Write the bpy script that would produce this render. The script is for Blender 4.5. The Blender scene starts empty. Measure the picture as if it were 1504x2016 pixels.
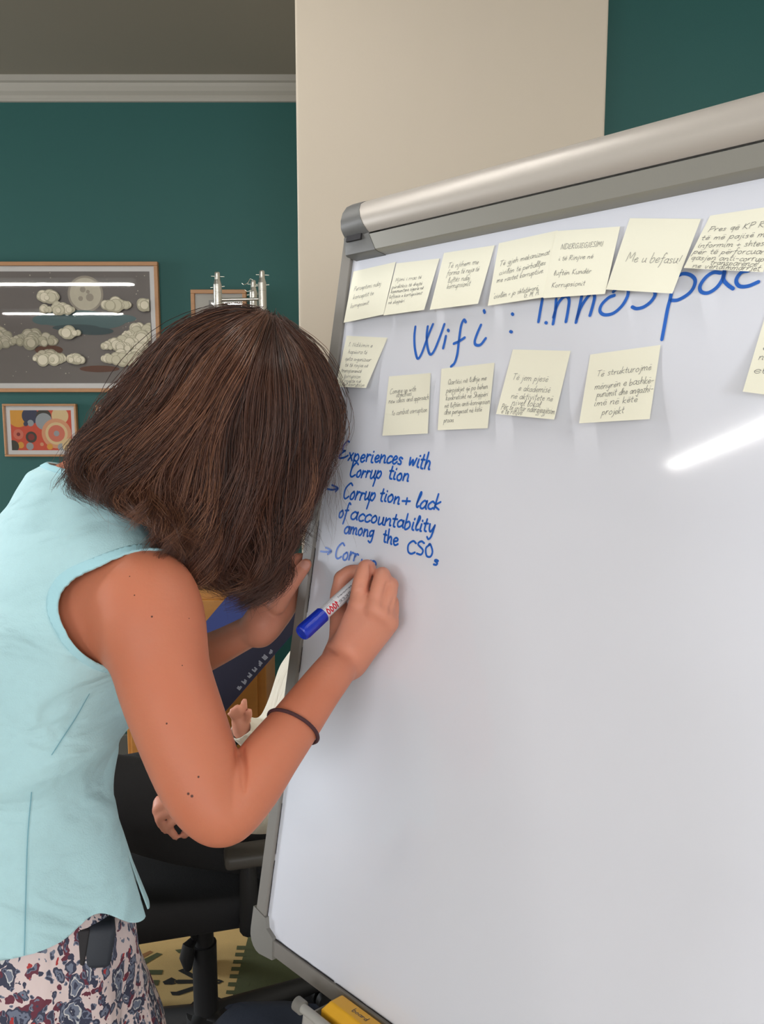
import bpy, bmesh, math, random
import numpy as np
from mathutils import Vector, Matrix

random.seed(7)
rng = np.random.default_rng(11)
SC = bpy.context.scene
COL = SC.collection

# ------------------------------------------------------------------ camera
TILT = math.radians(6.8)
FPX = 1500.0
CAM = np.array([0.0, 0.0, 1.5])
cam_data = bpy.data.cameras.new('camera')
cam_data.sensor_fit = 'VERTICAL'
cam_data.sensor_height = 24.0
cam_data.lens = FPX / 2016.0 * 24.0
cam_data.clip_start = 0.05
cam = bpy.data.objects.new('camera', cam_data)
cam.location = CAM
cam.rotation_euler = (math.radians(90) - TILT, 0, 0)
COL.objects.link(cam)
SC.camera = cam

# ------------------------------------------------------------------ light and exposure
SC.view_settings.view_transform = 'Standard'
SC.view_settings.look = 'None'
SC.view_settings.gamma = 1.0
SC.view_settings.use_curve_mapping = False
SC.view_settings.exposure = -0.14
SC.cycles.max_bounces = 8
SC.cycles.diffuse_bounces = 4
SC.cycles.sample_clamp_indirect = 4.0
world = bpy.data.worlds.new('world')
SC.world = world
world.use_nodes = True
world.node_tree.nodes['Background'].inputs[0].default_value = (0.62, 0.75, 1.0, 1)
world.node_tree.nodes['Background'].inputs[1].default_value = 1.0


def area_light(name, loc, target, sx, sy, watts, color):
    l = bpy.data.lights.new(name, 'AREA')
    l.shape = 'RECTANGLE'
    l.size, l.size_y = sx, sy
    l.energy = watts
    l.color = color
    o = bpy.data.objects.new(name, l)
    o.location = loc
    o.rotation_euler = (Vector(target) - Vector(loc)).to_track_quat('-Z', 'Y').to_euler()
    COL.objects.link(o)
    return o


WIN_W = 110.0      # daylight through the windows
LAMP_E = 46.0      # emission of the ceiling lamps
area_light('window_and_fill_light', (-2.6, -5.9, 1.62), (0.1, 1.2, 1.25), 2.3, 1.5, WIN_W, (0.93, 0.96, 1.0))
area_light('window_and_fill_light', (1.3, -5.9, 1.62), (-.3, 1.2, 1.25), 1.7, 1.5, 110.0, (0.95, 0.97, 1.0))  # fill from an added rear-right window, lifts the shaded left arm
area_light('window_and_fill_light', (-5.9, 2.45, 1.6), (0, .95, 1.25), 1.2, 1.4, 230.0, (0.93, 0.96, 1.0))

# ------------------------------------------------------------------ helpers


def s2l(c):
    c = c / 255.0
    return c / 12.92 if c <= 0.04045 else ((c + 0.055) / 1.055) ** 2.4


def rgb(r, g, b):
    return (s2l(r), s2l(g), s2l(b), 1.0)


def mat(name, col, rough=0.6, metal=0.0, bump=0.0, bscale=80.0, var=0.0, vscale=6.0, spec=0.5, sss=0.0, coat=0.0, emit=0.0, stretch=None, sheen=0.0):
    m = bpy.data.materials.new(name)
    m.use_nodes = True
    nt = m.node_tree
    b = nt.nodes['Principled BSDF']
    b.inputs['Base Color'].default_value = col
    b.inputs['Roughness'].default_value = rough
    b.inputs['Metallic'].default_value = metal
    b.inputs['Specular IOR Level'].default_value = spec
    b.inputs['Coat Weight'].default_value = coat
    b.inputs['Sheen Weight'].default_value = sheen
    if sss:
        b.inputs['Subsurface Weight'].default_value = sss
        b.inputs['Subsurface Radius'].default_value = (1.0, 0.35, 0.2)
        b.inputs['Subsurface Scale'].default_value = 0.006
    if emit:
        b.inputs['Emission Color'].default_value = col
        b.inputs['Emission Strength'].default_value = emit
    if bump or var:
        tc = nt.nodes.new('ShaderNodeTexCoord')
        mp = nt.nodes.new('ShaderNodeMapping')
        nt.links.new(tc.outputs['Object'], mp.inputs['Vector'])
        if stretch:
            mp.inputs['Scale'].default_value = stretch
    if bump:
        n = nt.nodes.new('ShaderNodeTexNoise')
        n.inputs['Scale'].default_value = bscale
        n.inputs['Detail'].default_value = 4
        nt.links.new(mp.outputs[0], n.inputs['Vector'])
        bp = nt.nodes.new('ShaderNodeBump')
        bp.inputs['Strength'].default_value = bump
        bp.inputs['Distance'].default_value = 0.002
        nt.links.new(n.outputs['Fac'], bp.inputs['Height'])
        nt.links.new(bp.outputs[0], b.inputs['Normal'])
    if var:
        n = nt.nodes.new('ShaderNodeTexNoise')
        n.inputs['Scale'].default_value = vscale
        n.inputs['Detail'].default_value = 5
        nt.links.new(mp.outputs[0], n.inputs['Vector'])
        mx = nt.nodes.new('ShaderNodeMix')
        mx.data_type = 'RGBA'
        lo = [max(0, c * (1 - var)) for c in col[:3]] + [1]
        hi = [min(1, c * (1 + var)) for c in col[:3]] + [1]
        mx.inputs['A'].default_value = lo
        mx.inputs['B'].default_value = hi
        nt.links.new(n.outputs['Fac'], mx.inputs['Factor'])
        nt.links.new(mx.outputs['Result'], b.inputs['Base Color'])
    return m


def add_wrinkles(m, scale, dist, stretch=(1, 1, 1)):
    """broad cloth creases on top of the weave"""
    nt = m.node_tree
    b = nt.nodes['Principled BSDF']
    tc = nt.nodes.new('ShaderNodeTexCoord')
    mp = nt.nodes.new('ShaderNodeMapping')
    mp.inputs['Scale'].default_value = stretch
    n = nt.nodes.new('ShaderNodeTexNoise')
    n.inputs['Scale'].default_value = scale
    n.inputs['Detail'].default_value = 2.5
    n.inputs['Distortion'].default_value = 1.2
    bp = nt.nodes.new('ShaderNodeBump')
    bp.inputs['Strength'].default_value = 1.0
    bp.inputs['Distance'].default_value = dist
    nt.links.new(tc.outputs['Object'], mp.inputs['Vector'])
    nt.links.new(mp.outputs[0], n.inputs['Vector'])
    nt.links.new(n.outputs['Fac'], bp.inputs['Height'])
    if b.inputs['Normal'].is_linked:
        nt.links.new(b.inputs['Normal'].links[0].from_socket, bp.inputs['Normal'])
    nt.links.new(bp.outputs[0], b.inputs['Normal'])


def ray(px, py):
    x = (px - 752) / FPX
    v = -(py - 1008) / FPX
    return np.array([x, math.cos(TILT) + math.sin(TILT) * v, -math.sin(TILT) + math.cos(TILT) * v])


def U(px, py, d):
    r = ray(px, py)
    return CAM + r * d / r[1]


def WALLPT(px, py, y):
    return U(px, py, y)


def FLOORPT(px, py, z=0.0):
    r = ray(px, py)
    return CAM + r * (z - 1.5) / r[2]


# frame of the flip chart board: origin at the lower left corner of its frame
_h = np.array([0.72858672, -0.68495357, 0.0])     # along the bottom edge, to the right
_m = np.array([0.68495357, 0.72858672, 0.0])
LEAN = math.radians(10.775)
_u = math.sin(LEAN) * _m + math.cos(LEAN) * np.array([0, 0, 1.0])   # up along the board
_n = np.array([-0.67287604, -0.71573982, 0.18696083])               # out of its face
BO = np.array([-0.18044594, 0.99910411, 0.77125511])


def BP(s, v, n=0.0):
    return BO + s * _h + v * _u + n * _n


def B(px, py, off=0.0):
    r = ray(px, py)
    k = ((BO - CAM) @ _n + off) / (r @ _n)
    return CAM + k * r


def bsv(px, py, off=0.0):
    P = B(px, py, off) - BO
    return P @ _h, P @ _u


def new_obj(name, verts, faces, mats, parent=None, smooth=True, mat_idx=None, base=(0, 0, 0)):
    me = bpy.data.meshes.new(name)
    base = np.array(base, dtype=float)
    if parent is not None:
        base = np.array(parent_world(parent))
    v = np.asarray(verts, dtype=float).reshape(-1, 3) - base
    me.from_pydata(v.tolist(), [], [list(map(int, f)) for f in faces])
    if not isinstance(mats, (list, tuple)):
        mats = [mats]
    for m in mats:
        me.materials.append(m)
    if mat_idx is not None:
        me.polygons.foreach_set('material_index', np.asarray(mat_idx, dtype=np.int32))
    if smooth:
        me.polygons.foreach_set('use_smooth', np.ones(len(me.polygons), dtype=bool))
    me.update()
    if smooth and len(me.polygons) < 20000:
        me.set_sharp_from_angle(angle=math.radians(38))
    o = bpy.data.objects.new(name, me)
    COL.objects.link(o)
    if parent is not None:
        o.parent = parent
    else:
        o.location = base
    return o


def parent_world(p):
    t = Vector((0, 0, 0))
    while p is not None:
        t = t + Vector(p.location)
        p = p.parent
    return t


def tag(o, label=None, cat=None, group=None, kind=None):
    if label:
        o['label'] = label
    if cat:
        o['category'] = cat
    if group:
        o['group'] = group
    if kind:
        o['kind'] = kind
    return o


def empty(name, loc, label=None, cat=None, group=None):
    o = bpy.data.objects.new(name, None)
    o.empty_display_size = 0.1
    o.location = tuple(float(c) for c in loc)
    COL.objects.link(o)
    return tag(o, label, cat, group)


class MB:
    """collects shapes into one mesh object"""

    def __init__(self):
        self.v, self.f, self.mi = [], [], []

    def add(self, verts, faces, mi=0):
        o = len(self.v)
        self.v.extend([tuple(map(float, p)) for p in verts])
        for f in faces:
            self.f.append([o + i for i in f])
            self.mi.append(mi)

    def box(self, lo, hi, mi=0, fr=None, bev=0.0):
        """box between corners lo, hi in frame fr (function xyz -> world)"""
        x0, y0, z0 = lo
        x1, y1, z1 = hi
        if bev <= 0:
            vs = [(x, y, z) for x in (x0, x1) for y in (y0, y1) for z in (z0, z1)]
            fs = [(0, 1, 3, 2), (4, 6, 7, 5), (0, 4, 5, 1), (2, 3, 7, 6), (0, 2, 6, 4), (1, 5, 7, 3)]
        else:
            bm = bmesh.new()
            bmesh.ops.create_cube(bm, size=1.0)
            for q in bm.verts:
                q.co = Vector(((q.co.x + .5) * (x1 - x0) + x0, (q.co.y + .5) * (y1 - y0) + y0, (q.co.z + .5) * (z1 - z0) + z0))
            bmesh.ops.bevel(bm, geom=bm.edges[:] + bm.verts[:], offset=bev, segments=3, profile=0.5, affect='EDGES')
            bm.verts.ensure_lookup_table()
            bm.verts.index_update()
            vs = [tuple(q.co) for q in bm.verts]
            fs = [[q.index for q in f.verts] for f in bm.faces]
            bm.free()
        if fr:
            vs = [fr(*p) for p in vs]
        self.add(vs, fs, mi)

    def tube(self, pts, rad, seg=14, mi=0, cap=True, ell=None):
        pts = [np.asarray(p, dtype=float) for p in pts]
        n = len(pts)
        if np.isscalar(rad):
            rad = [rad] * n
        o = len(self.v)
        ref = None
        for i in range(n):
            t = pts[min(i + 1, n - 1)] - pts[max(i - 1, 0)]
            t = t / (np.linalg.norm(t) + 1e-12)
            if ref is None:
                a = np.array([0, 0, 1.0]) if abs(t[2]) < .9 else np.array([1.0, 0, 0])
                if ell is not None:
                    a = np.asarray(ell[0], dtype=float)
                ref = a
            x = ref - (ref @ t) * t
            x /= np.linalg.norm(x) + 1e-12
            y = np.cross(t, x)
            ref = x
            ex, ey = (1, 1) if ell is None else ell[1]
            for k in range(seg):
                a = 2 * math.pi * k / seg
                self.v.append(tuple(pts[i] + rad[i] * (ex * math.cos(a) * x + ey * math.sin(a) * y)))
        for i in range(n - 1):
            for k in range(seg):
                k2 = (k + 1) % seg
                self.f.append([o + i * seg + k, o + i * seg + k2, o + (i + 1) * seg + k2, o + (i + 1) * seg + k])
                self.mi.append(mi)
        if cap:
            self.f.append([o + k for k in range(seg)][::-1])
            self.mi.append(mi)
            self.f.append([o + (n - 1) * seg + k for k in range(seg)])
            self.mi.append(mi)

    def ribbon(self, pts, nrm, w, mi=0):
        """flat pen stroke along pts (3D) lying in the plane with normal nrm"""
        pts = [np.asarray(p, dtype=float) for p in pts]
        if len(pts) == 1:
            pts = [pts[0] - 1e-4, pts[0] + 1e-4]
        o = len(self.v)
        n = len(pts)
        for i in range(n):
            nn = np.asarray(nrm[i] if isinstance(nrm, list) else nrm)
            t = pts[min(i + 1, n - 1)] - pts[max(i - 1, 0)]
            t = t / (np.linalg.norm(t) + 1e-12)
            sd = np.cross(nn, t)
            sd /= np.linalg.norm(sd) + 1e-12
            self.v.append(tuple(pts[i] - sd * w / 2))
            self.v.append(tuple(pts[i] + sd * w / 2))
        for i in range(n - 1):
            self.f.append([o + 2 * i, o + 2 * i + 2, o + 2 * i + 3, o + 2 * i + 1])
            self.mi.append(mi)
        for e, sg in ((0, -1), (n - 1, 1)):     # round ends
            nn = np.asarray(nrm[e] if isinstance(nrm, list) else nrm)
            t = pts[min(e + 1, n - 1)] - pts[max(e - 1, 0)]
            t = t / (np.linalg.norm(t) + 1e-12) * sg
            sd = np.cross(nn, t)
            sd /= np.linalg.norm(sd) + 1e-12
            c = len(self.v)
            for k in range(7):
                a = -math.pi / 2 + math.pi * k / 6
                self.v.append(tuple(pts[e] + (math.cos(a) * t + math.sin(a) * sd) * w / 2))
            self.f.append([c + k for k in range(7)])
            self.mi.append(mi)

    def disc(self, c, ax, ay, rx, ry, mi=0, seg=28):
        c = np.asarray(c, dtype=float)
        vs = [c + rx * math.cos(2 * math.pi * k / seg) * ax + ry * math.sin(2 * math.pi * k / seg) * ay for k in range(seg)]
        self.add(vs, [list(range(seg))], mi)

    def build(self, name, mats, parent=None, smooth=False, base=None):
        if base is None:
            base = (0, 0, 0)
        return new_obj(name, self.v, self.f, mats, parent, smooth, self.mi, base)


def catmull(P, n):
    """n samples per span through control points P (k x dim)"""
    P = np.asarray(P, dtype=float)
    if len(P) < 3:
        return np.array([P[0] + (P[-1] - P[0]) * t for t in np.linspace(0, 1, n + 1)])
    E = np.vstack([2 * P[0] - P[1], P, 2 * P[-1] - P[-2]])
    out = []
    for i in range(1, len(E) - 2):
        p0, p1, p2, p3 = E[i - 1], E[i], E[i + 1], E[i + 2]
        for t in np.linspace(0, 1, n, endpoint=False):
            out.append(.5 * (2 * p1 + (p2 - p0) * t + (2 * p0 - 5 * p1 + 4 * p2 - p3) * t * t + (3 * p1 - p0 - 3 * p2 + p3) * t ** 3))
    out.append(E[-2])
    return np.array(out)


# ------------------------------------------------------------------ distance-field bodies


class Field:
    def __init__(self, xs, ys, zs):
        self.ax = [np.asarray(a, dtype=np.float32) for a in (xs, ys, zs)]
        self.D = np.full(tuple(len(a) for a in self.ax), 0.3, dtype=np.float32)

    def _sl(self, lo, hi):
        sl = []
        for a, l, h in zip(self.ax, lo, hi):
            i0 = max(0, int(np.searchsorted(a, l)) - 1)
            i1 = min(len(a), int(np.searchsorted(a, h)) + 1)
            if i1 <= i0:
                return None
            sl.append(slice(i0, i1))
        return tuple(sl)

    def apply(self, fn, lo, hi, k=0.004, sub=False):
        m = k + 0.03
        sl = self._sl(np.asarray(lo) - m, np.asarray(hi) + m)
        if sl is None:
            return
        X = self.ax[0][sl[0]][:, None, None]
        Y = self.ax[1][sl[1]][None, :, None]
        Z = self.ax[2][sl[2]][None, None, :]
        d = fn(X, Y, Z).astype(np.float32)
        c = self.D[sl]
        if sub:
            hh = np.maximum(k - np.abs(c + d), 0) / k
            self.D[sl] = np.maximum(c, -d) + hh * hh * k * .25
        else:
            hh = np.maximum(k - np.abs(c - d), 0) / k
            self.D[sl] = np.minimum(c, d) - hh * hh * k * .25

    def chain(self, pts, rad, k=0.006, smooth=4, flat=None, sub=False):
        """tapered limb through pts; flat=(axis, ratio) squashes the section along axis"""
        Q = np.column_stack([np.asarray(pts, dtype=float), np.asarray(rad, dtype=float)])
        if len(Q) > 2 and smooth:
            Q = catmull(Q, smooth)
        P, R = Q[:, :3], Q[:, 3]

        def fn(X, Y, Z):
            d = None
            for i in range(len(P) - 1):
                a, b = P[i], P[i + 1]
                ab = b - a
                L2 = float(ab @ ab) + 1e-12
                dx, dy, dz = X - a[0], Y - a[1], Z - a[2]
                t = np.clip((dx * ab[0] + dy * ab[1] + dz * ab[2]) / L2, 0, 1)
                ex, ey, ez = dx - t * ab[0], dy - t * ab[1], dz - t * ab[2]
                q = ex * ex + ey * ey + ez * ez
                if flat is not None:
                    ax, ra = flat
                    w = ex * ax[0] + ey * ax[1] + ez * ax[2]
                    q = q + w * w * (ra * ra - 1)
                dd = np.sqrt(q) - (R[i] + t * (R[i + 1] - R[i]))
                d = dd if d is None else np.minimum(d, dd)
            return d
        r = R.max()
        self.apply(fn, P.min(0) - r, P.max(0) + r, k, sub)

    def ellipsoid(self, c, axes, radii, k=0.006, sub=False):
        c = np.asarray(c, dtype=float)
        A = [np.asarray(a, dtype=float) for a in axes]
        mr = min(radii)

        def fn(X, Y, Z):
            dx, dy, dz = X - c[0], Y - c[1], Z - c[2]
            s = 0
            for a, r in zip(A, radii):
                w = (dx * a[0] + dy * a[1] + dz * a[2]) / r
                s = s + w * w
            return (np.sqrt(s) - 1) * mr
        R = max(radii)
        self.apply(fn, c - R, c + R, k, sub)

    def hit(self, px, py, t0=.5, t1=1.7):
        """first point of the body along the sight line through a pixel of the photograph"""
        r = ray(px, py)
        for d in np.arange(t0, t1, .0008):
            q = CAM + r * d / r[1]
            ii = []
            for a, c in zip(self.ax, q):
                i = int(np.searchsorted(a, c))
                if i <= 0 or i >= len(a):
                    break
                ii.append(i if abs(a[i] - c) < abs(a[i - 1] - c) else i - 1)
            if len(ii) == 3 and self.D[tuple(ii)] < 0:
                return q
        return U(px, py, t1)

    def mesh(self):
        D = self.D
        nx, ny, nz = D.shape
        s = D < 0
        cnt = np.zeros((nx - 1, ny - 1, nz - 1), dtype=np.uint8)
        offs = [(i, j, k) for i in (0, 1) for j in (0, 1) for k in (0, 1)]
        for i, j, k in offs:
            cnt += s[i:nx - 1 + i, j:ny - 1 + j, k:nz - 1 + k]
        act = np.argwhere((cnt > 0) & (cnt < 8))
        idx = np.full(cnt.shape, -1, dtype=np.int32)
        idx[tuple(act.T)] = np.arange(len(act))
        acc = np.zeros((len(act), 3))
        num = np.zeros(len(act))
        co = [a.astype(np.float64) for a in self.ax]
        for a in offs:
            for b in offs:
                if sum(b) - sum(a) != 1 or any(y < x for x, y in zip(a, b)):
                    continue
                A, Bq = act + np.array(a), act + np.array(b)
                da, db = D[tuple(A.T)].astype(float), D[tuple(Bq.T)].astype(float)
                mk = (da < 0) != (db < 0)
                t = np.where(mk, da / np.where(mk, da - db, 1), 0)
                pa = np.stack([co[q][A[:, q]] for q in range(3)], 1)
                pb = np.stack([co[q][Bq[:, q]] for q in range(3)], 1)
                acc += np.where(mk[:, None], pa + (pb - pa) * t[:, None], 0)
                num += mk
        V = acc / num[:, None]
        F = []
        for ax in range(3):
            sh = [nx, ny, nz]
            a0 = [slice(None)] * 3
            a1 = [slice(None)] * 3
            a0[ax] = slice(0, sh[ax] - 1)
            a1[ax] = slice(1, sh[ax])
            ch = s[tuple(a0)] != s[tuple(a1)]
            E_ = np.argwhere(ch)
            o1, o2 = [q for q in range(3) if q != ax]
            ok = (E_[:, o1] > 0) & (E_[:, o2] > 0) & (E_[:, o1] < sh[o1] - 1) & (E_[:, o2] < sh[o2] - 1)
            E_ = E_[ok]
            c = []
            for d1, d2 in ((-1, -1), (0, -1), (0, 0), (-1, 0)):
                q = E_.copy()
                q[:, o1] += d1
                q[:, o2] += d2
                c.append(idx[tuple(q.T)])
            q = np.stack(c, 1)
            ins = s[tuple(E_.T)]
            flip = ins if ax != 1 else ~ins
            q[~flip] = q[~flip][:, ::-1]
            F.append(q)
        F = np.vstack(F)
        F = F[(F >= 0).all(1)]
        return V, F


def smooth_mesh(V, F, it=1, lam=0.5):
    e = np.vstack([F[:, [0, 1]], F[:, [1, 2]], F[:, [2, 3]], F[:, [3, 0]]])
    for _ in range(it):
        S = np.zeros_like(V)
        n = np.zeros(len(V))
        for a, b in ((0, 1), (1, 0)):
            for q in range(3):
                S[:, q] += np.bincount(e[:, a], V[e[:, b], q], len(V))
            n += np.bincount(e[:, a], minlength=len(V))
        V = V + lam * (S / np.maximum(n, 1)[:, None] - V)
    return V


def vnormals(V, F):
    n = np.cross(V[F[:, 2]] - V[F[:, 0]], V[F[:, 3]] - V[F[:, 1]])
    N = np.zeros_like(V)
    for c in range(4):
        for q in range(3):
            N[:, q] += np.bincount(F[:, c], n[:, q], len(V))
    return N / (np.linalg.norm(N, axis=1)[:, None] + 1e-12)


def clip_mesh(V, F, g):
    """keep the part of the surface where g > 0, cutting faces cleanly"""
    V = np.asarray(V)
    faces = [list(f) for f in F] if not isinstance(F, list) else F
    out, new = [], []
    cut = {}
    nv = len(V)
    for f in faces:
        gs = [g[i] for i in f]
        if min(gs) > 0:
            out.append(f)
            continue
        if max(gs) <= 0:
            continue
        poly = []
        for a in range(len(f)):
            i, j = f[a], f[(a + 1) % len(f)]
            if g[i] > 0:
                poly.append(i)
            if (g[i] > 0) != (g[j] > 0):
                key = (min(i, j), max(i, j))
                if key not in cut:
                    t = g[key[0]] / (g[key[0]] - g[key[1]])
                    cut[key] = nv + len(new)
                    new.append((key, t))
                poly.append(cut[key])
        if len(poly) > 2:
            out.append(poly)
    if new:
        V = np.vstack([V, np.array([V[k[0]] + (V[k[1]] - V[k[0]]) * t for k, t in new])])
    used = sorted({i for f in out for i in f})
    mp = {o: n for n, o in enumerate(used)}
    return V[used], [[mp[i] for i in f] for f in out]


def thicken(o, t, offset=1.0):
    m = o.modifiers.new('cloth thickness', 'SOLIDIFY')
    m.thickness = t
    m.offset = offset
    return o

# ------------------------------------------------------------------ the room
CEIL = 2.877
YB, YR = 3.3, -6.0
XL, XR = -6.0, 2.6

M_green = mat('green_wall_paint', rgb(18, 80, 76), 0.62, bump=0.12, bscale=220, var=0.05, vscale=3)
M_pillar = mat('cream_wall_paint', rgb(190, 179, 162), 0.7, bump=0.10, bscale=160, var=0.03, vscale=2)
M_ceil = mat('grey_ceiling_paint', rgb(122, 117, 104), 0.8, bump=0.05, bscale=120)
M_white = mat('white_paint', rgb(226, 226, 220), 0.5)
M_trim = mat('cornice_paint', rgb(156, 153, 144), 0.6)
M_floor = mat('grey_brown_floor', rgb(150, 138, 122), 0.5, var=0.15, vscale=12)
M_offwhite = mat('offwhite_wall', rgb(222, 218, 208), 0.8)


def slab(name, lo, hi, m, bev=0):
    b = MB()
    b.box(lo, hi, bev=bev)
    return tag(b.build(name, m), kind='structure')


slab('floor', (XL, YR, -0.1), (XR, YB + .1, 0), M_floor)
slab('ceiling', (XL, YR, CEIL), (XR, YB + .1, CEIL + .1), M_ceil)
slab('wall_back', (XL, YB, 0), (XR, YB + .12, CEIL), M_green)
lw = MB()
lw.box((XL - .2, YR, 0), (XL, 1.8, CEIL))
lw.box((XL - .2, 3.1, 0), (XL, YB, CEIL))
lw.box((XL - .2, 1.8, 0), (XL, 3.1, .85))
lw.box((XL - .2, 1.8, 2.4), (XL, 3.1, CEIL))
tag(lw.build('wall_left', M_offwhite), kind='structure')
lw = MB()
for y in (1.8, 2.42, 3.04):
    lw.box((XL - .16, y, .85), (XL - .1, y + .06, 2.4))
for z in (.85, 2.34):
    lw.box((XL - .159, 1.8, z), (XL - .101, 3.1, z + .06))
tag(lw.build('window_3', M_white), kind='structure')
slab('wall_side', (XR, YR, 0), (XR + .12, YB, CEIL), M_offwhite)
PX0, PX1 = U(580, 0, 2.0)[0], U(1199.5, 0, 2.0)[0]
slab('wall_pillar', (PX0, 2.0, 0), (PX1, YB, CEIL), M_pillar, bev=0.006)
slab('wall_right', (PX1, 2.2, 0), (XR, YB, CEIL), M_green)
# rear wall with two wide windows, the right one added for its fill light
wx0, wx1, wz0, wz1 = -3.85, -1.35, 0.8, 2.45
ux0, ux1 = .35, 2.25
bm_ = MB()
bm_.box((XL, YR - .2, 0), (wx0, YR, CEIL))
bm_.box((wx1, YR - .2, 0), (ux0, YR, CEIL))
bm_.box((ux1, YR - .2, 0), (XR, YR, CEIL))
for a, c in ((wx0, wx1), (ux0, ux1)):
    bm_.box((a, YR - .2, 0), (c, YR, wz0))
    bm_.box((a, YR - .2, wz1), (c, YR, CEIL))
tag(bm_.build('wall_rear', M_offwhite), kind='structure')
for k, (a, c) in enumerate(((wx0, wx1), (ux0, ux1))):
    wf = MB()
    for x in (a, (a + c) / 2 - .03, c - .06):
        wf.box((x, YR - .16, wz0), (x + .06, YR - .1, wz1))
    for z in (wz0, wz1 - .06):
        wf.box((a, YR - .159, z), (c, YR - .101, z + .06))
    tag(wf.build('window_%d' % (k + 1), M_white), kind='structure')

# cornice: a stepped moulding swept along the back wall
cb = MB()
prof = [(0, 0), (.012, 0), (.014, .012), (.02, .02), (.036, .03), (.046, .045), (.05, .056), (.066, .058), (.068, .08), (0, .08)]
for xa in (XL, PX0):
    for (d, z) in prof:
        cb.v.append((xa, YB - d, CEIL - .082 + z + .002))
k = len(prof)
for i in range(k):
    j = (i + 1) % k
    cb.f.append([i, j, k + j, k + i])
    cb.mi.append(0)
cb.f += [list(range(k)), list(range(k, 2 * k))[::-1]]
cb.mi += [0, 0]
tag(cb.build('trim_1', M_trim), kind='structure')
bb = MB()
bb.box((XL, YB - .015, 0), (PX0, YB, .1), bev=.004)
tag(bb.build('baseboard_back', mat('grey_baseboard', rgb(84, 84, 78), .5)), kind='structure')

# ceiling lamps (two seen mirrored in poster glass and board, the rest added as fill)
M_lamp = mat('lamp_diffuser', (1.0, 0.97, 0.93, 1), 0.5, emit=LAMP_E)
M_alu = mat('brushed_aluminium', rgb(190, 190, 188), 0.32, metal=0.9, bump=0.05, bscale=60, stretch=(1, 1, 20))


def ceiling_lamp(x, y, length=1.5):
    t = empty('ceiling_lamp', (x, y, CEIL), 'long slim white ceiling lamp with a glowing diffuser', 'lamp', 'linear ceiling lamps')
    b = MB()
    b.box((x - length / 2, y - .045, CEIL - .05), (x + length / 2, y + .045, CEIL), bev=.006)
    b.build('housing', M_white, t)
    b = MB()
    b.box((x - length / 2 + .02, y - .035, CEIL - .062), (x + length / 2 - .02, y + .035, CEIL - .0502))
    b.build('diffuser', M_lamp, t)


for (x, y) in ((-3.15, -1.05), (-3.95, -3.1), (-1.2, -2.3), (0.9, -1.6), (-.9, 1.2), (1.4, .5)):
    ceiling_lamp(x, y)

# ------------------------------------------------------------------ rug on the floor
M_rug = mat('beige_rug_pile', rgb(196, 168, 112), 0.95, bump=0.4, bscale=600, var=0.07, vscale=30)
M_rugg = mat('green_rug_pile', rgb(76, 82, 52), 0.95, bump=0.4, bscale=600)
M_rugb = mat('black_rug_pile', rgb(28, 28, 26), 0.95, bump=0.4, bscale=600)
M_rugbr = mat('brown_rug_pile', rgb(140, 100, 60), 0.95)
RZ = 0.009
rug = MB()
x0r, x1r, y0r, y1r = -1.6, -0.22, 1.785, 2.5
rug.box((x0r, y0r, 0.0005), (x1r, y1r, RZ - .001), 0)
rug.box((x0r - .2, 1.15, 0.0004), (.34, y0r, RZ), 4)
rug.box((x1r, y0r, 0.0004), (.34, 1.99, RZ), 4)


def rpoly(px, mi):
    rug.add([FLOORPT(x, y, RZ) for x, y in px], [list(range(len(px)))[::-1]], mi)


def c3(x, y):          # crop coordinates of the photographed rug to pixels
    return 230 + x / 3.668, 1780 + y / 3.668


for (yt, yb, xl, xr) in ((300, 328, 868, 1008), (350, 376, 857, 1004), (402, 428, 843, 998), (453, 480, 830, 985), (506, 533, 818, 972), (564, 592, 806, 960), (622, 648, 792, 950), (676, 704, 780, 938)):
    rpoly([c3(xl, yt), c3(xr, yt + 2), c3(xr - 8, yb + 2), c3(xl - 5, yb)], 1)
for (yt, yb, xl, xr) in ((475, 508, 0, 334), (548, 586, 0, 308), (622, 656, 0, 282), (690, 720, 0, 262)):
    rpoly([c3(xl, yt), c3(xr, yt), c3(xr - 10, yb), c3(xl, yb)], 1)
rpoly([c3(150, 420), c3(290, 350), c3(330, 360), c3(180, 450)], 1)
rpoly([c3(140, 380), c3(240, 335), c3(262, 345), c3(150, 412)], 3)
rpoly([c3(420, 330), c3(500, 320), c3(450, 356)], 1)
rpoly([c3(330, 560), c3(395, 528), c3(440, 552), c3(415, 552), c3(415, 568), c3(440, 568), c3(400, 580), c3(345, 580)], 2)
rpoly([c3(440, 545), c3(560, 545), c3(640, 560), c3(560, 572), c3(440, 575), c3(415, 560)], 2)
rpoly([c3(440, 480), c3(480, 465), c3(620, 540), c3(560, 545)], 2)
rpoly([c3(385, 632), c3(430, 632), c3(560, 590), c3(620, 600), c3(450, 658), c3(400, 658)], 2)
rpoly([c3(690, 545), c3(740, 543), c3(772, 556), c3(740, 575), c3(690, 575), c3(690, 562), c3(740, 561), c3(740, 556), c3(690, 555)], 2)
# green border
rug.add([(x1r - .17, y0r, RZ - .0004), (x1r, y0r, RZ - .0004), (x1r, y1r, RZ - .0004), (x1r - .17, y1r, RZ - .0004)], [(0, 1, 2, 3)], 1)
tag(rug.build('rug', [M_rug, M_rugg, M_rugb, M_rugbr, mat('navy_rug_pile', rgb(34, 38, 46), .95, bump=.4, bscale=600)]), 'beige and navy floor rug with green bars and a black zigzag motif', 'rug')

# ------------------------------------------------------------------ pictures on the back wall
M_oak = mat('oak_frame', rgb(168, 124, 84), 0.5, var=0.12, vscale=25, stretch=(1, 1, 6))
M_mat = mat('white_picture_mat', rgb(226, 224, 220), 0.8)


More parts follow.
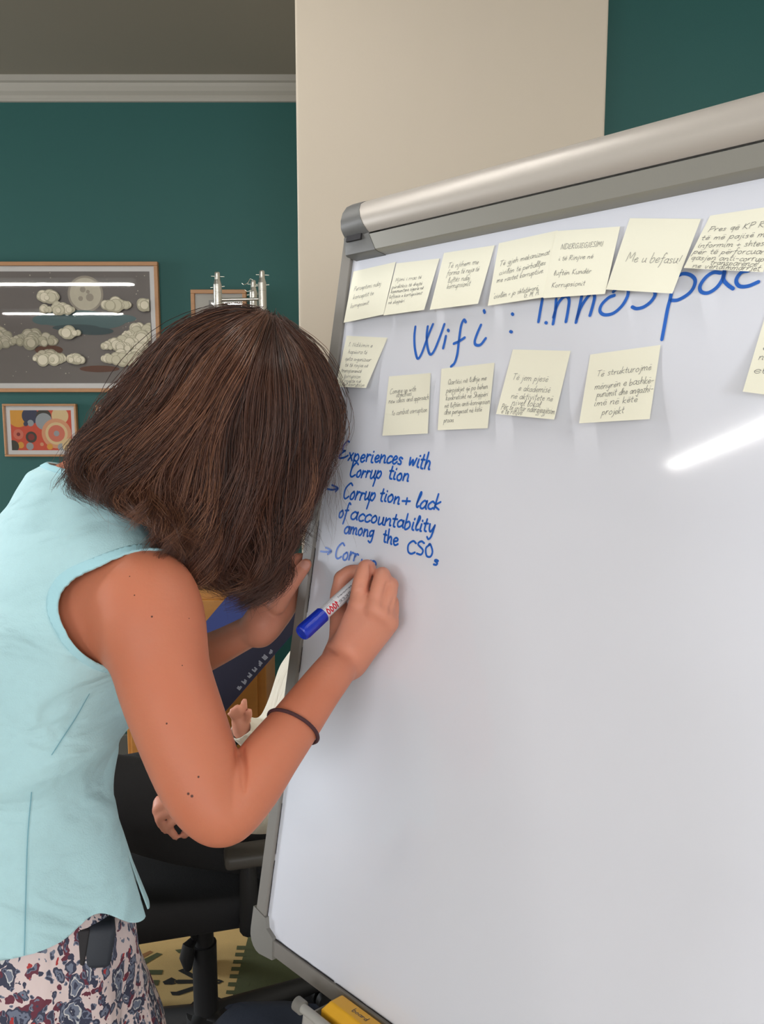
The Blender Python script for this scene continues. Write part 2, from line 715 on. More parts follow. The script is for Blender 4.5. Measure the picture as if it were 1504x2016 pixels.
def M_flat(name, r, g, b, rough=0.75, var=0.0, vs=8):
    return mat(name, rgb(r, g, b), rough, var=var, vscale=vs)


def glass_mat():
    m = bpy.data.materials.new('picture_glass')
    m.use_nodes = True
    nt = m.node_tree
    nt.nodes.clear()
    out = nt.nodes.new('ShaderNodeOutputMaterial')
    mix = nt.nodes.new('ShaderNodeMixShader')
    tr = nt.nodes.new('ShaderNodeBsdfTransparent')
    gl = nt.nodes.new('ShaderNodeBsdfGlossy')
    gl.inputs['Roughness'].default_value = 0.02
    fr = nt.nodes.new('ShaderNodeFresnel')
    fr.inputs['IOR'].default_value = 1.5
    nt.links.new(fr.outputs[0], mix.inputs[0])
    nt.links.new(tr.outputs[0], mix.inputs[1])
    nt.links.new(gl.outputs[0], mix.inputs[2])
    nt.links.new(mix.outputs[0], out.inputs[0])
    return m


M_glass = glass_mat()
EX, EZ = np.array([1.0, 0, 0]), np.array([0, 0, 1.0])


def picture(label, x0, x1, z0, z1, fw, mw, draw, mats, glass=True):
    y = YB - .001
    t = empty('framed_picture', ((x0 + x1) / 2, y, z0), label, 'picture')
    b = MB()
    d = .022
    for lo, hi in (((x0, y - d, z0), (x1, y, z0 + fw)), ((x0, y - d, z1 - fw), (x1, y, z1)), ((x0, y - d, z0 + fw), (x0 + fw, y, z1 - fw)), ((x1 - fw, y - d, z0 + fw), (x1, y, z1 - fw))):
        b.box(lo, hi, bev=.002)
    b.build('frame', M_oak, t)
    a0, a1, c0, c1 = x0 + fw, x1 - fw, z0 + fw, z1 - fw
    b = MB()
    b.box((a0, y - .008, c0), (a1, y - .002, c1))
    b.build('picture_mat', M_mat, t)
    a0, a1, c0, c1 = a0 + mw, a1 - mw, c0 + mw, c1 - mw
    b = MB()
    b.box((a0, y - .0095, c0), (a1, y - .0081, c1), 0)
    yy = [y - .0097]

    def P(u, v):
        return np.array([a0 + u * (a1 - a0), yy[0], c0 + v * (c1 - c0)])

    def disc(u, v, r, mi, rx=None, seg=26):
        yy[0] -= 0.00002
        c = P(u, v)
        # keep discs inside the sheet
        rr = rx or r
        vs = []
        for k in range(seg):
            p = c + rr * math.cos(2 * math.pi * k / seg) * EX + r * math.sin(2 * math.pi * k / seg) * EZ
            p[0] = min(max(p[0], a0), a1)
            p[2] = min(max(p[2], c0), c1)
            vs.append(p)
        b.add(vs, [list(range(seg))], mi)

    def poly(uv, mi):
        yy[0] -= 0.00002
        b.add([P(u, v) for u, v in uv], [list(range(len(uv)))], mi)
    draw(disc, poly)
    b.build('print', mats, t)
    if glass:
        b = MB()
        b.box((x0 + fw, y - .0165, z0 + fw), (x1 - fw, y - .0145, z1 - fw))
        b.build('glazing', M_glass, t)
    return t


def draw_night(disc, poly):
    r_ = random.Random(4)
    for _ in range(70):
        disc(r_.random(), r_.random(), .0012 + .0015 * r_.random(), 2, seg=8)
    disc(.615, .80, .075, 1, seg=40)
    disc(.615, .80, .066, 2, seg=40)
    for (u, v, q) in ((.60, .84, .012), (.64, .77, .016), (.585, .76, .010), (.63, .82, .008)):
        disc(u, v, q, 1)
    # teal bank of haze and a low brown islet: plain soft shapes
    for (u, v, rz, rx) in ((.36, .57, .020, .05), (.45, .58, .03, .09), (.58, .57, .04, .13), (.68, .56, .034, .12), (.80, .58, .018, .08)):
        disc(u, v, rz, 4, rx)
    for (u, v, rz, rx) in ((.55, .5, .014, .1), (.66, .47, .016, .08)):
        disc(u, v, rz, 5, rx)
    disc(.68, .13, .014, 6, .085)
    disc(.38, .30, .02, 6, .06)

    def cloud(u, v, w, h, n, seed):
        q = random.Random(seed)
        pts = []
        for i in range(n * 3):
            a = q.random()
            pts.append((u + (a - .5) * w, v + q.uniform(-.25, .55) * h * math.sin(math.pi * a) ** .6, (.008 + .016 * q.random()) * (.6 + math.sin(math.pi * a) * .7)))
        pts.sort(key=lambda t: -t[1])
        for (x, y, r) in pts:
            disc(x, y, r, 3, seg=16)
            disc(x - .0012, y + r * .14 / .6, r * .80, 7 if q.random() < .4 else 2, seg=16)
    cloud(.08, .38, .18, .16, 18, 1)
    cloud(.30, .38, .26, .10, 18, 2)
    cloud(.38, .22, .18, .08, 12, 3)
    cloud(.95, .42, .22, .16, 24, 4)
    cloud(.84, .33, .26, .08, 16, 5)
    cloud(.86, .22, .3, .07, 18, 6)
    cloud(.40, .77, .12, .05, 8, 7)
    cloud(.80, .70, .16, .05, 9, 8)
    cloud(.45, .66, .2, .05, 10, 9)
    cloud(.98, .70, .08, .04, 5, 10)
    cloud(.52, .45, .1, .03, 6, 11)
    cloud(.55, .21, .08, .03, 5, 12)


xr_ = U(314, 640, YB - .02)[0]
picture('large oak-framed night sky print with a moon and pale clouds', xr_ - .78, xr_, U(0, 772, YB - .02)[2], U(0, 515, YB - .02)[2], .016, .022, draw_night,
        [M_flat('night_grey', 122, 115, 110, var=.2, vs=3), M_flat('moon_rim', 168, 158, 142), M_flat('moon_cream', 206, 198, 176, var=.12, vs=30), M_flat('cloud_shade', 160, 154, 132),
         M_flat('teal_haze', 92, 116, 116, var=.1), M_flat('teal_shade', 76, 92, 94), M_flat('brown_islet', 104, 66, 50, var=.15), M_flat('cloud_mid', 188, 182, 158)])


def draw_discs(disc, poly):
    for (u, v, r, m) in ((.13, .84, .045, 1), (.33, .86, .036, 2), (.55, .84, .033, 3), (.82, .86, .036, 4), (.55, .72, .036, 5), (.33, .68, .014, 5), (.25, .66, .01, 2),
                         (.75, .42, .064, 6), (.75, .42, .048, 4), (.75, .42, .036, 7), (.75, .42, .012, 5),
                         (.33, .33, .024, 3), (.33, .33, .014, 8), (.12, .40, .022, 7), (.12, .40, .008, 8), (.30, .10, .016, 5), (.15, .13, .014, 1), (.63, .09, .013, 1), (.82, .08, .016, 5), (.95, .12, .03, 4), (.02, .1, .026, 3), (.5, .15, .008, 6)):
        disc(u, v, r, m)


pa, pb = U(4, 795, YB - .02), U(154, 899, YB - .02)
picture('small oak-framed orange print covered with coloured discs', pa[0], pb[0], pb[2], pa[2], .009, .018, draw_discs,
        [M_flat('print_orange', 214, 84, 58, var=.1), M_flat('print_amber', 226, 164, 66), M_flat('print_navy', 62, 66, 92), M_flat('print_dark', 66, 62, 54), M_flat('print_cream', 226, 200, 150),
         M_flat('print_pale_blue', 160, 166, 168), M_flat('print_peach', 222, 160, 120), M_flat('print_pink', 216, 120, 96), M_flat('print_maroon', 140, 50, 46)])


def draw_sketch(disc, poly):
    poly([(.28, 0), (.28, .9), (.48, .9), (.46, 0)], 1)
    poly([(.56, .85), (.76, .8), (.82, .3), (.62, .2), (.52, .5)], 2)
    poly([(.5, .5), (.66, .2), (.68, .22), (.52, .53)], 0)


pa, pb = U(375, 570, YB - .02), U(487, 700, YB - .02)
picture('oak-framed pale sketch hanging behind the silver truss tubes', pa[0], pb[0], pb[2], pa[2], .016, .002, draw_sketch,
        [M_flat('sketch_paper', 186, 182, 172), M_flat('sketch_grey', 150, 148, 142, var=.2), M_flat('sketch_brown', 150, 96, 84, var=.15)])
pa, pb = U(188, 797, YB - .02), U(338, 899, YB - .02)
picture('oak-framed picture almost wholly hidden behind the woman\'s hair', pa[0], pb[0], pb[2], pa[2], .009, .018, lambda d, p: d(.5, .5, .04, 1),
        [M_flat('hidden_print', 190, 170, 140), M_flat('hidden_disc', 150, 130, 110)])

# ------------------------------------------------------------------ truss tower
M_tube = mat('truss_aluminium', rgb(206, 204, 196), 0.28, metal=1.0, bump=0.15, bscale=90, var=.1, vscale=20)
M_chain = mat('steel_wire', rgb(190, 186, 172), 0.35, metal=1.0)
T1, T2, T3 = U(427.5, 536, 2.86), U(515.5, 533, 2.88), U(498.5, 552, 3.02)
tw = empty('truss_tower', ((T1[0] + T2[0]) / 2, 2.92, 0.0), 'silver truss tower of three vertical tubes against the green wall', 'truss')
RT = .0155
for T, zz in ((T1, 0), (T2, 0), (T3, 0)):
    b = MB()
    z = T[2]
    x, y = T[0], T[1]
    b.tube([(x, y, .006), (x, y, z - .075), (x, y, z - .073)], RT, 20)
    b.tube([(x, y, z - .0725), (x, y, z - .044)], RT, 20)
    b.tube([(x, y, z - .044), (x, y, z - .026)], [RT, RT * .68], 20)
    b.tube([(x, y, z - .026), (x, y, z - .004), (x, y, z)], [RT * .68, RT * .66, RT * .55], 20)
    tb = b.build('tube', M_tube, tw, True)
    for a, c, r in (((x - .022, y, z - .014), (x + .026, y, z - .016), .0016), ((x - .026, y, z - .055), (x + .026, y, z - .05), .0018)):
        b = MB()
        b.tube([a, c], r, 6)
        b.build('pin', M_chain, tb, True)


def brace(a, c, r=.0055):
    b = MB()
    b.tube([a, c], r, 10)
    b.build('brace', M_tube, tw, True)


P1, P2, P3 = T1.copy(), T2.copy(), T3.copy()
for P in (P1, P2, P3):
    P[2] = 0
zt = T1[2] - .098
for dz in (0, .5, 1.0, 1.5):
    brace(P1 + EZ * (zt - dz), P2 + EZ * (zt + .006 - dz))
    brace(P1 + EZ * (zt - .01 - dz), P3 + EZ * (zt - .03 - dz))
    brace(P2 + EZ * (zt - dz), P3 + EZ * (zt - .03 - dz))
for dz in (0.05, .55, 1.05):
    brace(P1 + EZ * (zt - dz), P2 + EZ * (zt - .4 - dz))
    brace(P2 + EZ * (zt - dz), P3 + EZ * (zt - .4 - dz))
b = MB()
cx = T3 + np.array([0, -.02, 0])
b.tube(catmull([cx + [.004, 0, -.004], cx + [-.008, 0, .002], cx + [-.016, -.004, -.012], cx + [-.03, -.004, -.02], cx + [-.04, 0, -.014]], 6), .0014, 6)
b.tube(catmull([cx + [-.004, 0, -.04], cx + [-.02, 0, -.045], cx + [-.03, 0, -.038]], 6), .0014, 6)
b.build('safety_chain', M_chain, tw, True)

# ------------------------------------------------------------------ wooden cabinet and the leaning banner behind the woman
M_wood = mat('tan_wood', rgb(186, 128, 58), 0.5, var=0.12, vscale=10, stretch=(1, 1, 5))
cab = empty('wooden_cabinet', (-.62, 2.75, 0), 'tan wooden cabinet standing behind the blue leaning banner', 'cabinet')
cx0, cx1 = U(240, 1300, 2.55)[0], U(522, 1320, 2.55)[0]
zt = U(420, 1165, 2.55)[2]
b = MB()
b.box((cx0, 2.57, .06), (cx1, 2.79, zt), bev=.004)
b.build('carcass', M_wood, cab)
b = MB()
b.box((cx0 + .02, 2.551, .1), (cx1 - .03, 2.5699, zt - .03), bev=.003)
dr = b.build('door', M_wood, cab)
b = MB()
b.tube([(cx0 + .05, 2.54, zt - .35), (cx0 + .05, 2.54, zt - .2)], .006, 10)
b.build('handle', M_alu, dr, True)
b = MB()
b.box((cx0 + .02, 2.59, 0), (cx1 - .02, 2.77, .06))
b.build('plinth', M_rugb, cab)

bx0, bx1 = U(247, 1520, 2.3)[0], U(430, 1520, 2.3)[0]
bench = empty('wooden_bench', ((bx0 + bx1) / 2, 2.38, 0), 'low tan wooden bench under the foot of the blue banner', 'bench')
b = MB()
b.box((bx0, 2.22, .355), (bx1, 2.53, .385), bev=.004)
b.build('bench_top', M_wood, bench)
for x in (bx0 + .03, bx1 - .06):
    for y in (2.24, 2.48):
        b = MB()
        b.box((x, y, .0095), (x + .03, y + .03, .355))
        b.build('leg', M_wood, bench)

M_blue = mat('blue_print', rgb(46, 62, 128), 0.55)
M_navy = mat('navy_print', rgb(34, 34, 58), 0.6)
M_logo = mat('grey_white_print', rgb(150, 154, 168), 0.6)
DB = 2.36
pc, pd = U(482, 1352, DB), U(560, 1262, DB)
ed = pd - pc
ed = ed / np.linalg.norm(ed)
ed[1] = 0
ed /= np.linalg.norm(ed)
pn = np.array([ed[2] * -1, 0, ed[0]])     # up-left across the banner
L0 = (.385 - pc[2]) / ed[2] + .012
bn = empty('leaning_banner', tuple(pc + ed * L0), 'blue and navy banner board with a row of small logos, leaning diagonally', 'banner')


def bnr(a, w, t):
    return pc + ed * a + pn * w + np.array([0, 1.0, 0]) * t


b = MB()
b.box((L0, -.005, 0), (.33, .23, .012), 0, bnr)
b.build('board', M_blue, bn)
b = MB()
b.box((L0 + .01, -.004, -.0012), (.328, .125, -.0001), 0, bnr)
b.build('printed_band', M_navy, bn)
lg = MB()
r_ = random.Random(3)
for i in range(7):
    a = -.02 + i * .026
    for q in range(3):
        lg.box((a + q * .005, .004 + r_.uniform(0, .003), -.002), (a + q * .005 + .0042, .012 + r_.uniform(0, .01), -.0013), 0, bnr)
lg.build('logo_row', M_logo, bn)

# ------------------------------------------------------------------ flip chart easel
M_board = mat('enamel_white', rgb(226, 228, 236), 0.07, spec=0.5)
M_frame = mat('anodised_frame', rgb(134, 130, 124), 0.5, metal=0.0, spec=.3, bump=0.04, bscale=80)
M_clamp = mat('satin_clamp', rgb(186, 179, 170), 0.42, metal=0.2, bump=0.03, bscale=60)
M_lip = mat('grey_clamp_lip', rgb(140, 138, 130), 0.4, metal=0.2)
M_capg = mat('grey_plastic', rgb(104, 104, 102), 0.42, bump=0.05, bscale=300)
M_corner = mat('corner_plastic', rgb(134, 132, 126), 0.45)
M_gunk = mat('black_residue', rgb(36, 34, 38), 0.7)
M_tray = mat('pale_grey_plastic', rgb(176, 174, 168), 0.45)

BW, BH = 0.705, 1.02
easel = empty('flipchart_easel', (BP(.35, 0, -.1)[0], BP(.35, 0, -.1)[1], 0.0), 'tilted white flip chart board on an easel with blue handwriting', 'whiteboard')
b = MB()
b.box((.012, .012, -.016), (BW - .012, BH - .01, 0), 0, BP)
b.build('writing_surface', M_board, easel)
b = MB()
b.box((0, .03, -.02), (.0205, BH, .005), 0, BP, bev=.002)
b.box((BW - .0205, .03, -.02), (BW, BH, .005), 0, BP, bev=.002)
b.box((.03, 0, -.02), (BW - .03, .0205, .005), 0, BP, bev=.002)
b.build('frame', M_frame, easel)
# back sheet
b = MB()
b.box((.01, .01, -.021), (BW - .01, BH - .01, -.0165), 0, BP)
b.build('back_panel', M_tray, easel)
# dark residue in the gap between frame and surface
r_ = random.Random(5)
GAPS = [([BP(.0208 + r_.uniform(0, .0006), v0 + (v1 - v0) * i / 8, .0009) for i in range(9)], w) for (v0, v1, w) in ((.035, .12, .0014), (.13, .2, .0012), (.22, .30, .0016), (.31, .37, .003), (.385, .42, .0014), (.47, .56, .0018), (.57, .6, .001))]
GAPS += [([BP(s0 + (s1 - s0) * i / 10, .0208 + r_.uniform(0, .0006), .0009) for i in range(11)], w) for (s0, s1, w) in ((.03, .16, .0018), (.165, .3, .0014), (.31, .6, .001))]
GAPS.append(([BP(.021, .034, .0009), BP(.028, .028, .0012), BP(.033, .022, .0009)], .003))
for pts, w in GAPS:
    b = MB()
    b.ribbon(pts, _n, w)
    b.build('gap_residue', M_gunk, easel)


def corner(s, sg, v):
    b = MB()
    pts = []
    for (ds, dv) in ((-.004, .048), (.0235, .043), (.028, .03), (.043, .0235), (.048, -.004), (.02, -.008)):
        pts.append((ds, dv))
    for k in range(1, 6):
        a = math.radians(90 - 18 * k)
        pts.append((.02 - .024 * math.cos(a), .017 - .025 * math.sin(a)))
    lo = [BP(s + sg * a, v + c, -.023) for a, c in pts]
    hi = [BP(s + sg * a, v + c, .0065) for a, c in pts]
    n = len(pts)
    b.add(lo + hi, [list(range(n))[::-1], list(range(n, 2 * n))] + [[i, (i + 1) % n, n + (i + 1) % n, n + i] for i in range(n)])
    b.build('corner_cap', M_corner, easel)


corner(0, 1, 0)
corner(BW, -1, 0)

# clamp bar across the top (section in n, v)
SEC = [(-.022, .972), (.0185, .9705), (.0215, .972), (.0275, .9915), (.0265, .9945), (.031, .998), (.0365, 1.004), (.0385, 1.013), (.037, 1.024), (.031, 1.035), (.021, 1.043), (.010, 1.0475), (-.004, 1.049), (-.022, 1.047)]


def bar_s0(v):
    return .047 + (1.047 - v) / .077 * .036


for nm, i0, i1, m in (('clamp_lip', 0, 4, M_lip), ('clamp_bar', 4, 14, M_clamp)):
    b = MB()
    P = SEC[i0:i1]
    n = len(P)
    A = [BP(bar_s0(v), v, q) for q, v in P]
    Z = [BP(BW - .022, v, q) for q, v in P]
    b.add(A + Z, [[i, i + 1, n + i + 1, n + i] for i in range(n - 1)])
    o = b.build(nm, m, easel, True)
    o.data.shade_auto_smooth() if hasattr(o.data, 'shade_auto_smooth') else None
# seam strip on top of the bar
b = MB()
b.tube([BP(.05, 1.0485, .004), BP(BW - .03, 1.0485, .004)], .0022, 8)
b.build('hinge_strip', M_clamp, easel, True)
for sA, sB in ((.0225, None), (BW - .022, BW)):
    b = MB()
    secs = []
    for (q, v) in SEC:
        cq, cv = .006, 1.01
        e = 1.02
        q2, v2 = cq + (q - cq) * e, cv + (v - cv) * e
        end = (bar_s0(v) + .002) if sB is None else sB
        secs.append(((cq + (q - cq) * .86, cv + (v - cv) * .86, sA), (q2, v2, sA + .005), (q2, v2, end)))
    n = len(SEC)
    vs = [BP(s[k][2], s[k][1], s[k][0]) for k in range(3) for s in secs]
    fs = [list(range(n))[::-1]]
    for k in range(2):
        fs += [[k * n + i, k * n + (i + 1) % n, (k + 1) * n + (i + 1) % n, (k + 1) * n + i] for i in range(n)]
    fs.append(list(range(2 * n, 3 * n)))
    b.add(vs, fs)
    b.build('clamp_end_cap', M_capg, easel, True)
b = MB()
b.box((.034, .986, .0278), (.062, .994, .0305), 0, BP)
b.build('clamp_latch', M_gunk, easel)

# pen tray
b = MB()
b.box((.158, -.028, -.004), (.56, -.024, .05), 0, BP, bev=.001)
b.box((.158, -.026, -.006), (.56, -.001, -.001), 0, BP, bev=.001)
b.box((.158, -.0245, .043), (.56, .003, .047), 0, BP, bev=.001)
b.box((.158, -.0245, -.002), (.161, -.006, .047), 0, BP, bev=.001)
tr = b.build('pen_tray', M_tray, easel)
b = MB()
b.tube([BP(.154, .004, .048), BP(.575, .004, .048)], .0055, 14)
b.build('tray_lip', M_tray, tr, True)
for s in (.150, .575):
    b = MB()
    b.tube([BP(s - .004, .004, .048), BP(s + .008, .004, .048)], .0085, 16)
    b.build('tray_end_cap', M_corner, tr, True)


def leg(name, s, v0, n0, foot):
    b = MB()
    a, c = BP(s, v0, n0), np.array(foot)
    b.tube([a, a + (c - a) * .5], .0165, 4, ell=((_h[0], _h[1], 0), (1, 1)))
    lg_ = b.build('leg', M_tray, easel)
    b = MB()
    b.tube([a + (c - a) * .48, c + (a - c) * .02], .0125, 4, ell=((_h[0], _h[1], 0), (1, 1)))
    b.build('leg_extension', M_alu, lg_)
    b = MB()
    b.tube([c + (a - c) * .03, c], [.016, .019], 12)
    b.build('rubber_foot', M_gunk, lg_)


for s in (.19, .52):
    a = BP(s, .02, -.036)
    lf = BP(s, -.775, -.036)
    leg('leg', s, .35, -.038, (lf[0], lf[1], .004))
q = BP(.355, .9, -.04)
leg('leg', .355, .92, -.045, (q[0] + .5 * _m[0], q[1] + .5 * _m[1], .004))

# ------------------------------------------------------------------ handwriting alphabet (x-height 1)
GL = {
 'a': (1.0, ['.85,.8 .5,1 .1,.6 .15,.1 .5,0 .8,.4 .88,1', '.88,1 .85,.3 1,0']),
 'b': (.95, ['.1,2 .1,0 .5,-.05 .85,.45 .6,.95 .15,.7']),
 'c': (.8, ['.8,.85 .5,1 .1,.6 .15,.1 .5,0 .8,.2']),
 'd': (1.0, ['.85,.8 .5,1 .1,.5 .3,0 .75,.3 .92,2', '.9,1.6 .85,.3 1,0']),
 'e': (.85, ['.1,.45 .6,.55 .75,.8 .45,1 .12,.6 .2,.1 .5,0 .82,.25']),
 'f': (.7, ['.75,1.8 .5,2 .35,1.5 .3,0 .2,-.8', '.05,.9 .65,1']),
 'g': (.95, ['.8,.8 .5,1 .1,.6 .3,.05 .75,.5 .82,1', '.82,1 .78,-.4 .5,-.95 .1,-.7']),
 'h': (.95, ['.12,2 .1,0', '.1,.4 .45,1 .75,.8 .75,.1 .9,0']),
 'i': (.45, ['.18,1 .15,.15 .38,0', '.22,1.45 .25,1.5']),
 'j': (.45, ['.28,1 .25,-.6 0,-.95', '.3,1.45 .33,1.5']),
 'k': (.85, ['.12,2 .1,0', '.7,1 .12,.45 .78,0']),
 'l': (.5, ['.1,.5 .4,1.7 .25,2 .13,1.4 .13,.3 .35,0 .5,.15']),
 'm': (1.4, ['.1,1 .1,0', '.1,.5 .4,1 .62,.8 .62,0', '.62,.5 .95,1 1.2,.8 1.2,.1 1.38,.05']),
 'n': (1.0, ['.1,1 .1,0', '.1,.5 .5,1 .78,.8 .78,.1 .98,.05']),
 'o': (.95, ['.5,1 .1,.6 .2,.05 .6,0 .85,.5 .6,.97 .4,.95']),
 'p': (.95, ['.12,1 .03,-1', '.1,.6 .5,1 .85,.6 .6,.05 .1,.2']),
 'q': (.95, ['.8,.8 .5,1 .1,.6 .3,.05 .75,.5 .82,1', '.82,1 .8,-1']),
 'r': (.75, ['.1,1 .12,0', '.12,.5 .4,.95 .7,.9']),
 's': (.75, ['.65,.85 .35,1 .15,.75 .55,.4 .5,.05 .1,.05']),
 't': (.65, ['.3,1.7 .25,.2 .55,0', '0,1.05 .6,1.1']),
 'u': (.98, ['.1,1 .12,.2 .4,0 .75,.4 .78,1', '.78,1 .78,.2 .98,0']),
 'v': (.85, ['.1,1 .4,0 .8,1']),
 'w': (1.25, ['.1,1 .25,.05 .6,.8 .8,.05 1.15,1']),
 'x': (.85, ['.1,1 .75,0', '.75,1 .1,0']),
 'y': (.95, ['.1,1 .15,.3 .45,.1 .78,.9', '.82,1 .7,-.5 .35,-.95 .1,-.7']),
 'z': (.8, ['.1,1 .7,1 .1,0 .75,0']),
 'A': (1.4, ['.1,0 .7,2 1.2,0', '.35,.8 1.05,.8']), 'C': (1.3, ['1.25,1.75 .8,2 .2,1.3 .25,.3 .7,0 1.2,.3']),
 'D': (1.3, ['.15,2 .15,0', '.1,2 .9,1.8 1.2,1 .8,.1 .1,0']), 'E': (1.1, ['1,1.9 .5,2 .2,1.6 .65,1.1', '.65,1.1 .1,.6 .3,.05 1,.2']),
 'G': (1.3, ['1.2,1.75 .8,2 .2,1.3 .25,.3 .7,0 1.15,.5 1.2,.9 .75,.9']), 'I': (.5, ['.25,2 .2,0']),
 'J': (.8, ['.6,2 .55,.3 .1,-.2']), 'K': (1.2, ['.2,2 .1,0', '1.05,2 .2,1 1.1,0']), 'M': (1.6, ['.1,0 .3,2 .75,.6 1.25,2 1.45,0']),
 'N': (1.3, ['.1,0 .2,2 .95,0 1.1,2']), 'O': (1.3, ['.7,2 .15,1.3 .3,.1 .9,.1 1.15,1 .75,2 .55,1.95']), 'P': (1.1, ['.2,2 .1,0', '.1,1.9 .8,2 1,1.4 .2,.9']),
 'Q': (1.3, ['.7,2 .15,1.3 .3,.1 .9,.1 1.15,1 .75,2 .55,1.95', '.8,.4 1.25,-.1']), 'R': (1.2, ['.2,2 .1,0', '.1,1.9 .8,2 1,1.4 .2,1 1.1,0']),
 'S': (1.0, ['.95,1.8 .5,2 .15,1.5 .85,.8 .7,.1 .1,.1']), 'T': (1.1, ['0,1.9 1.1,2', '.55,1.95 .45,0']), 'L': (1.0, ['.2,2 .15,0 .95,.05']),
 'B': (1.1, ['.15,2 .1,0 .7,0 1,.5 .6,1 .15,1', '.6,1 .9,1.5 .6,2 .1,1.95']), 'V': (1.2, ['.1,2 .5,0 1.1,2']),
 '1': (.6, ['.1,1.4 .4,2 .3,0']), '2': (.9, ['.1,1.6 .5,2 .8,1.4 .1,0 .9,.05']), '0': (1.0, ['.5,2 .1,1 .45,0 .85,1 .5,2']),
 '+': (.95, ['.05,.55 .9,.6', '.48,1.05 .45,.1']), '-': (.8, ['.1,.6 .7,.65']), '=': (.8, ['.1,.8 .7,.85', '.1,.4 .7,.45']), '.': (.35, ['.12,0 .16,.04']), ',': (.35, ['.16,.1 .08,-.3']),
 '!': (.5, ['.35,1.9 .2,.5', '.15,0 .17,.05']), ' ': (.6, []), "'": (.3, ['.2,2 .15,1.6']), '~': (.9, ['.1,1 .15,.3 .45,.1 .78,.9', '.82,1 .7,-.5 .35,-.95 .1,-.7']),
}


def text_strokes(txt, jit=0.04, seed=0, fine=4):
    """strokes (arrays of x, y) for one line, and the line's width"""
    q = random.Random(seed + len(txt))
    x = 0.0
    out = []
    for ch in txt:
        dots = ch in 'ëË'
        ch = {'ë': 'e', 'Ë': 'E'}.get(ch, ch)
        w, st = GL.get(ch, GL['x'])
        dy = q.uniform(-jit, jit) * 2
        sc = 1 + q.uniform(-jit, jit) * 2
        for s in st:
            p = [tuple(map(float, a.split(','))) for a in s.split()]
            p = [(x + a * sc + q.uniform(-jit, jit), c * sc + dy + q.uniform(-jit, jit)) for a, c in p]
            out.append(catmull(p, fine) if len(p) > 2 else np.array(p))
        if dots:
            for d in (.3, .6):
                out.append(np.array([(x + d, 1.5), (x + d + .05, 1.55)]))
        x += w * sc + .12
    return out, max(x, .01)


# ------------------------------------------------------------------ blue marker writing on the board
M_ink = mat('blue_marker_ink', rgb(38, 104, 200), 0.35, var=.18, vscale=60)


def board_word(name, txt, x0, y0, x1, y1, xh, slant=.3, w=.0027, seed=0, parent=easel):
    b = MB()
    st, W = text_strokes(txt, .035, seed)
    dx, dy = (x1 - x0) / W, (y1 - y0) / W
    for s in st:
        b.ribbon([B(x0 + dx * (a + slant * c * xh / max(dx, 1e-6)) , y0 + dy * a - xh * c, .0006) for a, c in s], _n, w)
    return b.build(name, M_ink, parent)


def board_strokes(name, strokes, w=.0027):
    b = MB()
    for s in strokes:
        P = catmull(s, 6) if len(s) > 2 else s
        b.ribbon([B(x, y, .0006) for x, y in P], _n, w)
    return b.build(name, M_ink, easel)


def e2(*p):
    return [(640 + x / 3.418, 400 + y / 3.418) for x, y in p]


def e3(*p):
    return [(1060 + x / 3.387, 400 + y / 3.387) for x, y in p]


def e4(*p):
    return [(560 + x / 3.76, 860 + y / 3.76) for x, y in p]


board_strokes('written_heading', [
    e2((607, 832), (600, 900), (604, 980), (622, 1045), (650, 1010), (690, 900), (725, 815)),
    e2((690, 830), (683, 900), (690, 975), (708, 1018), (735, 990), (772, 900), (802, 815)),
    e2((812, 895), (804, 935), (794, 975)), e2((826, 853), (831, 860)),
    e2((946, 800), (933, 785), (915, 825), (902, 910), (890, 1010), (872, 1072), (848, 1098)), e2((866, 945), (900, 930), (938, 905)),
    e2((1048, 820), (1022, 880), (1007, 928), (1014, 953), (1046, 952), (1080, 910)), e2((1068, 722), (1074, 736)),
], .0036)
board_strokes('written_colon', [
    e2((1258, 744), (1264, 750)), e2((1246, 863), (1255, 867)),
], .0036)
board_strokes('written_heading', [
    e3((42, 560), (22, 660), (0, 790)), e3((48, 796), (53, 799)),
    e3((118, 640), (112, 720), (97, 805)), e3((100, 760), (125, 680), (160, 632), (190, 622), (204, 650), (196, 720), (183, 790)),
    e3((292, 600), (272, 700), (250, 795)), e3((256, 770), (280, 700), (320, 635), (355, 600), (374, 622), (360, 690), (343, 748)),
    e3((505, 615), (468, 630), (422, 675), (410, 720), (440, 744), (500, 733), (560, 680), (596, 610), (590, 560), (545, 548), (500, 590)),
    e3((800, 500), (740, 520), (745, 560), (778, 600), (755, 650), (705, 690), (655, 703), (625, 692)),
    e3((900, 500), (882, 620), (862, 700), (845, 790), (823, 908)), e3((920, 490), (965, 470), (1015, 480), (1045, 515), (1030, 570), (990, 612), (930, 645), (880, 648)),
    e3((1215, 465), (1165, 462), (1115, 495), (1078, 550), (1085, 590), (1130, 598), (1185, 565), (1225, 510), (1240, 450)), e3((1240, 460), (1235, 510), (1262, 545), (1297, 570)),
    e3((1400, 450), (1355, 460), (1325, 495), (1320, 530), (1345, 555), (1400, 552), (1465, 525)),
], .0036)
board_strokes('written_arrow', [e4((318, 386), (355, 392), (396, 383)), e4((352, 357), (385, 372), (396, 384), (378, 405))])
board_strokes('written_arrow', [e4((268, 848), (305, 852), (344, 848)), e4((305, 820), (330, 832), (345, 848), (320, 868))])
board_strokes('written_line', [
    e4((480, 38), (465, 32), (436, 70), (432, 100), (450, 103)), e4((450, 103), (420, 125), (403, 148), (412, 158), (445, 152), (470, 138))])
board_word('written_line', 'xperiences', 684, 906, 792, 915, 14.5, .22, seed=1)
board_word('written_line', 'with', 803, 917, 847, 924, 15, .25, seed=2)
board_word('written_line', 'Corrup', 686, 938, 750, 943, 14, .3, seed=3)
board_word('written_line', 'tion', 764, 941, 805, 948, 13, .25, seed=4)
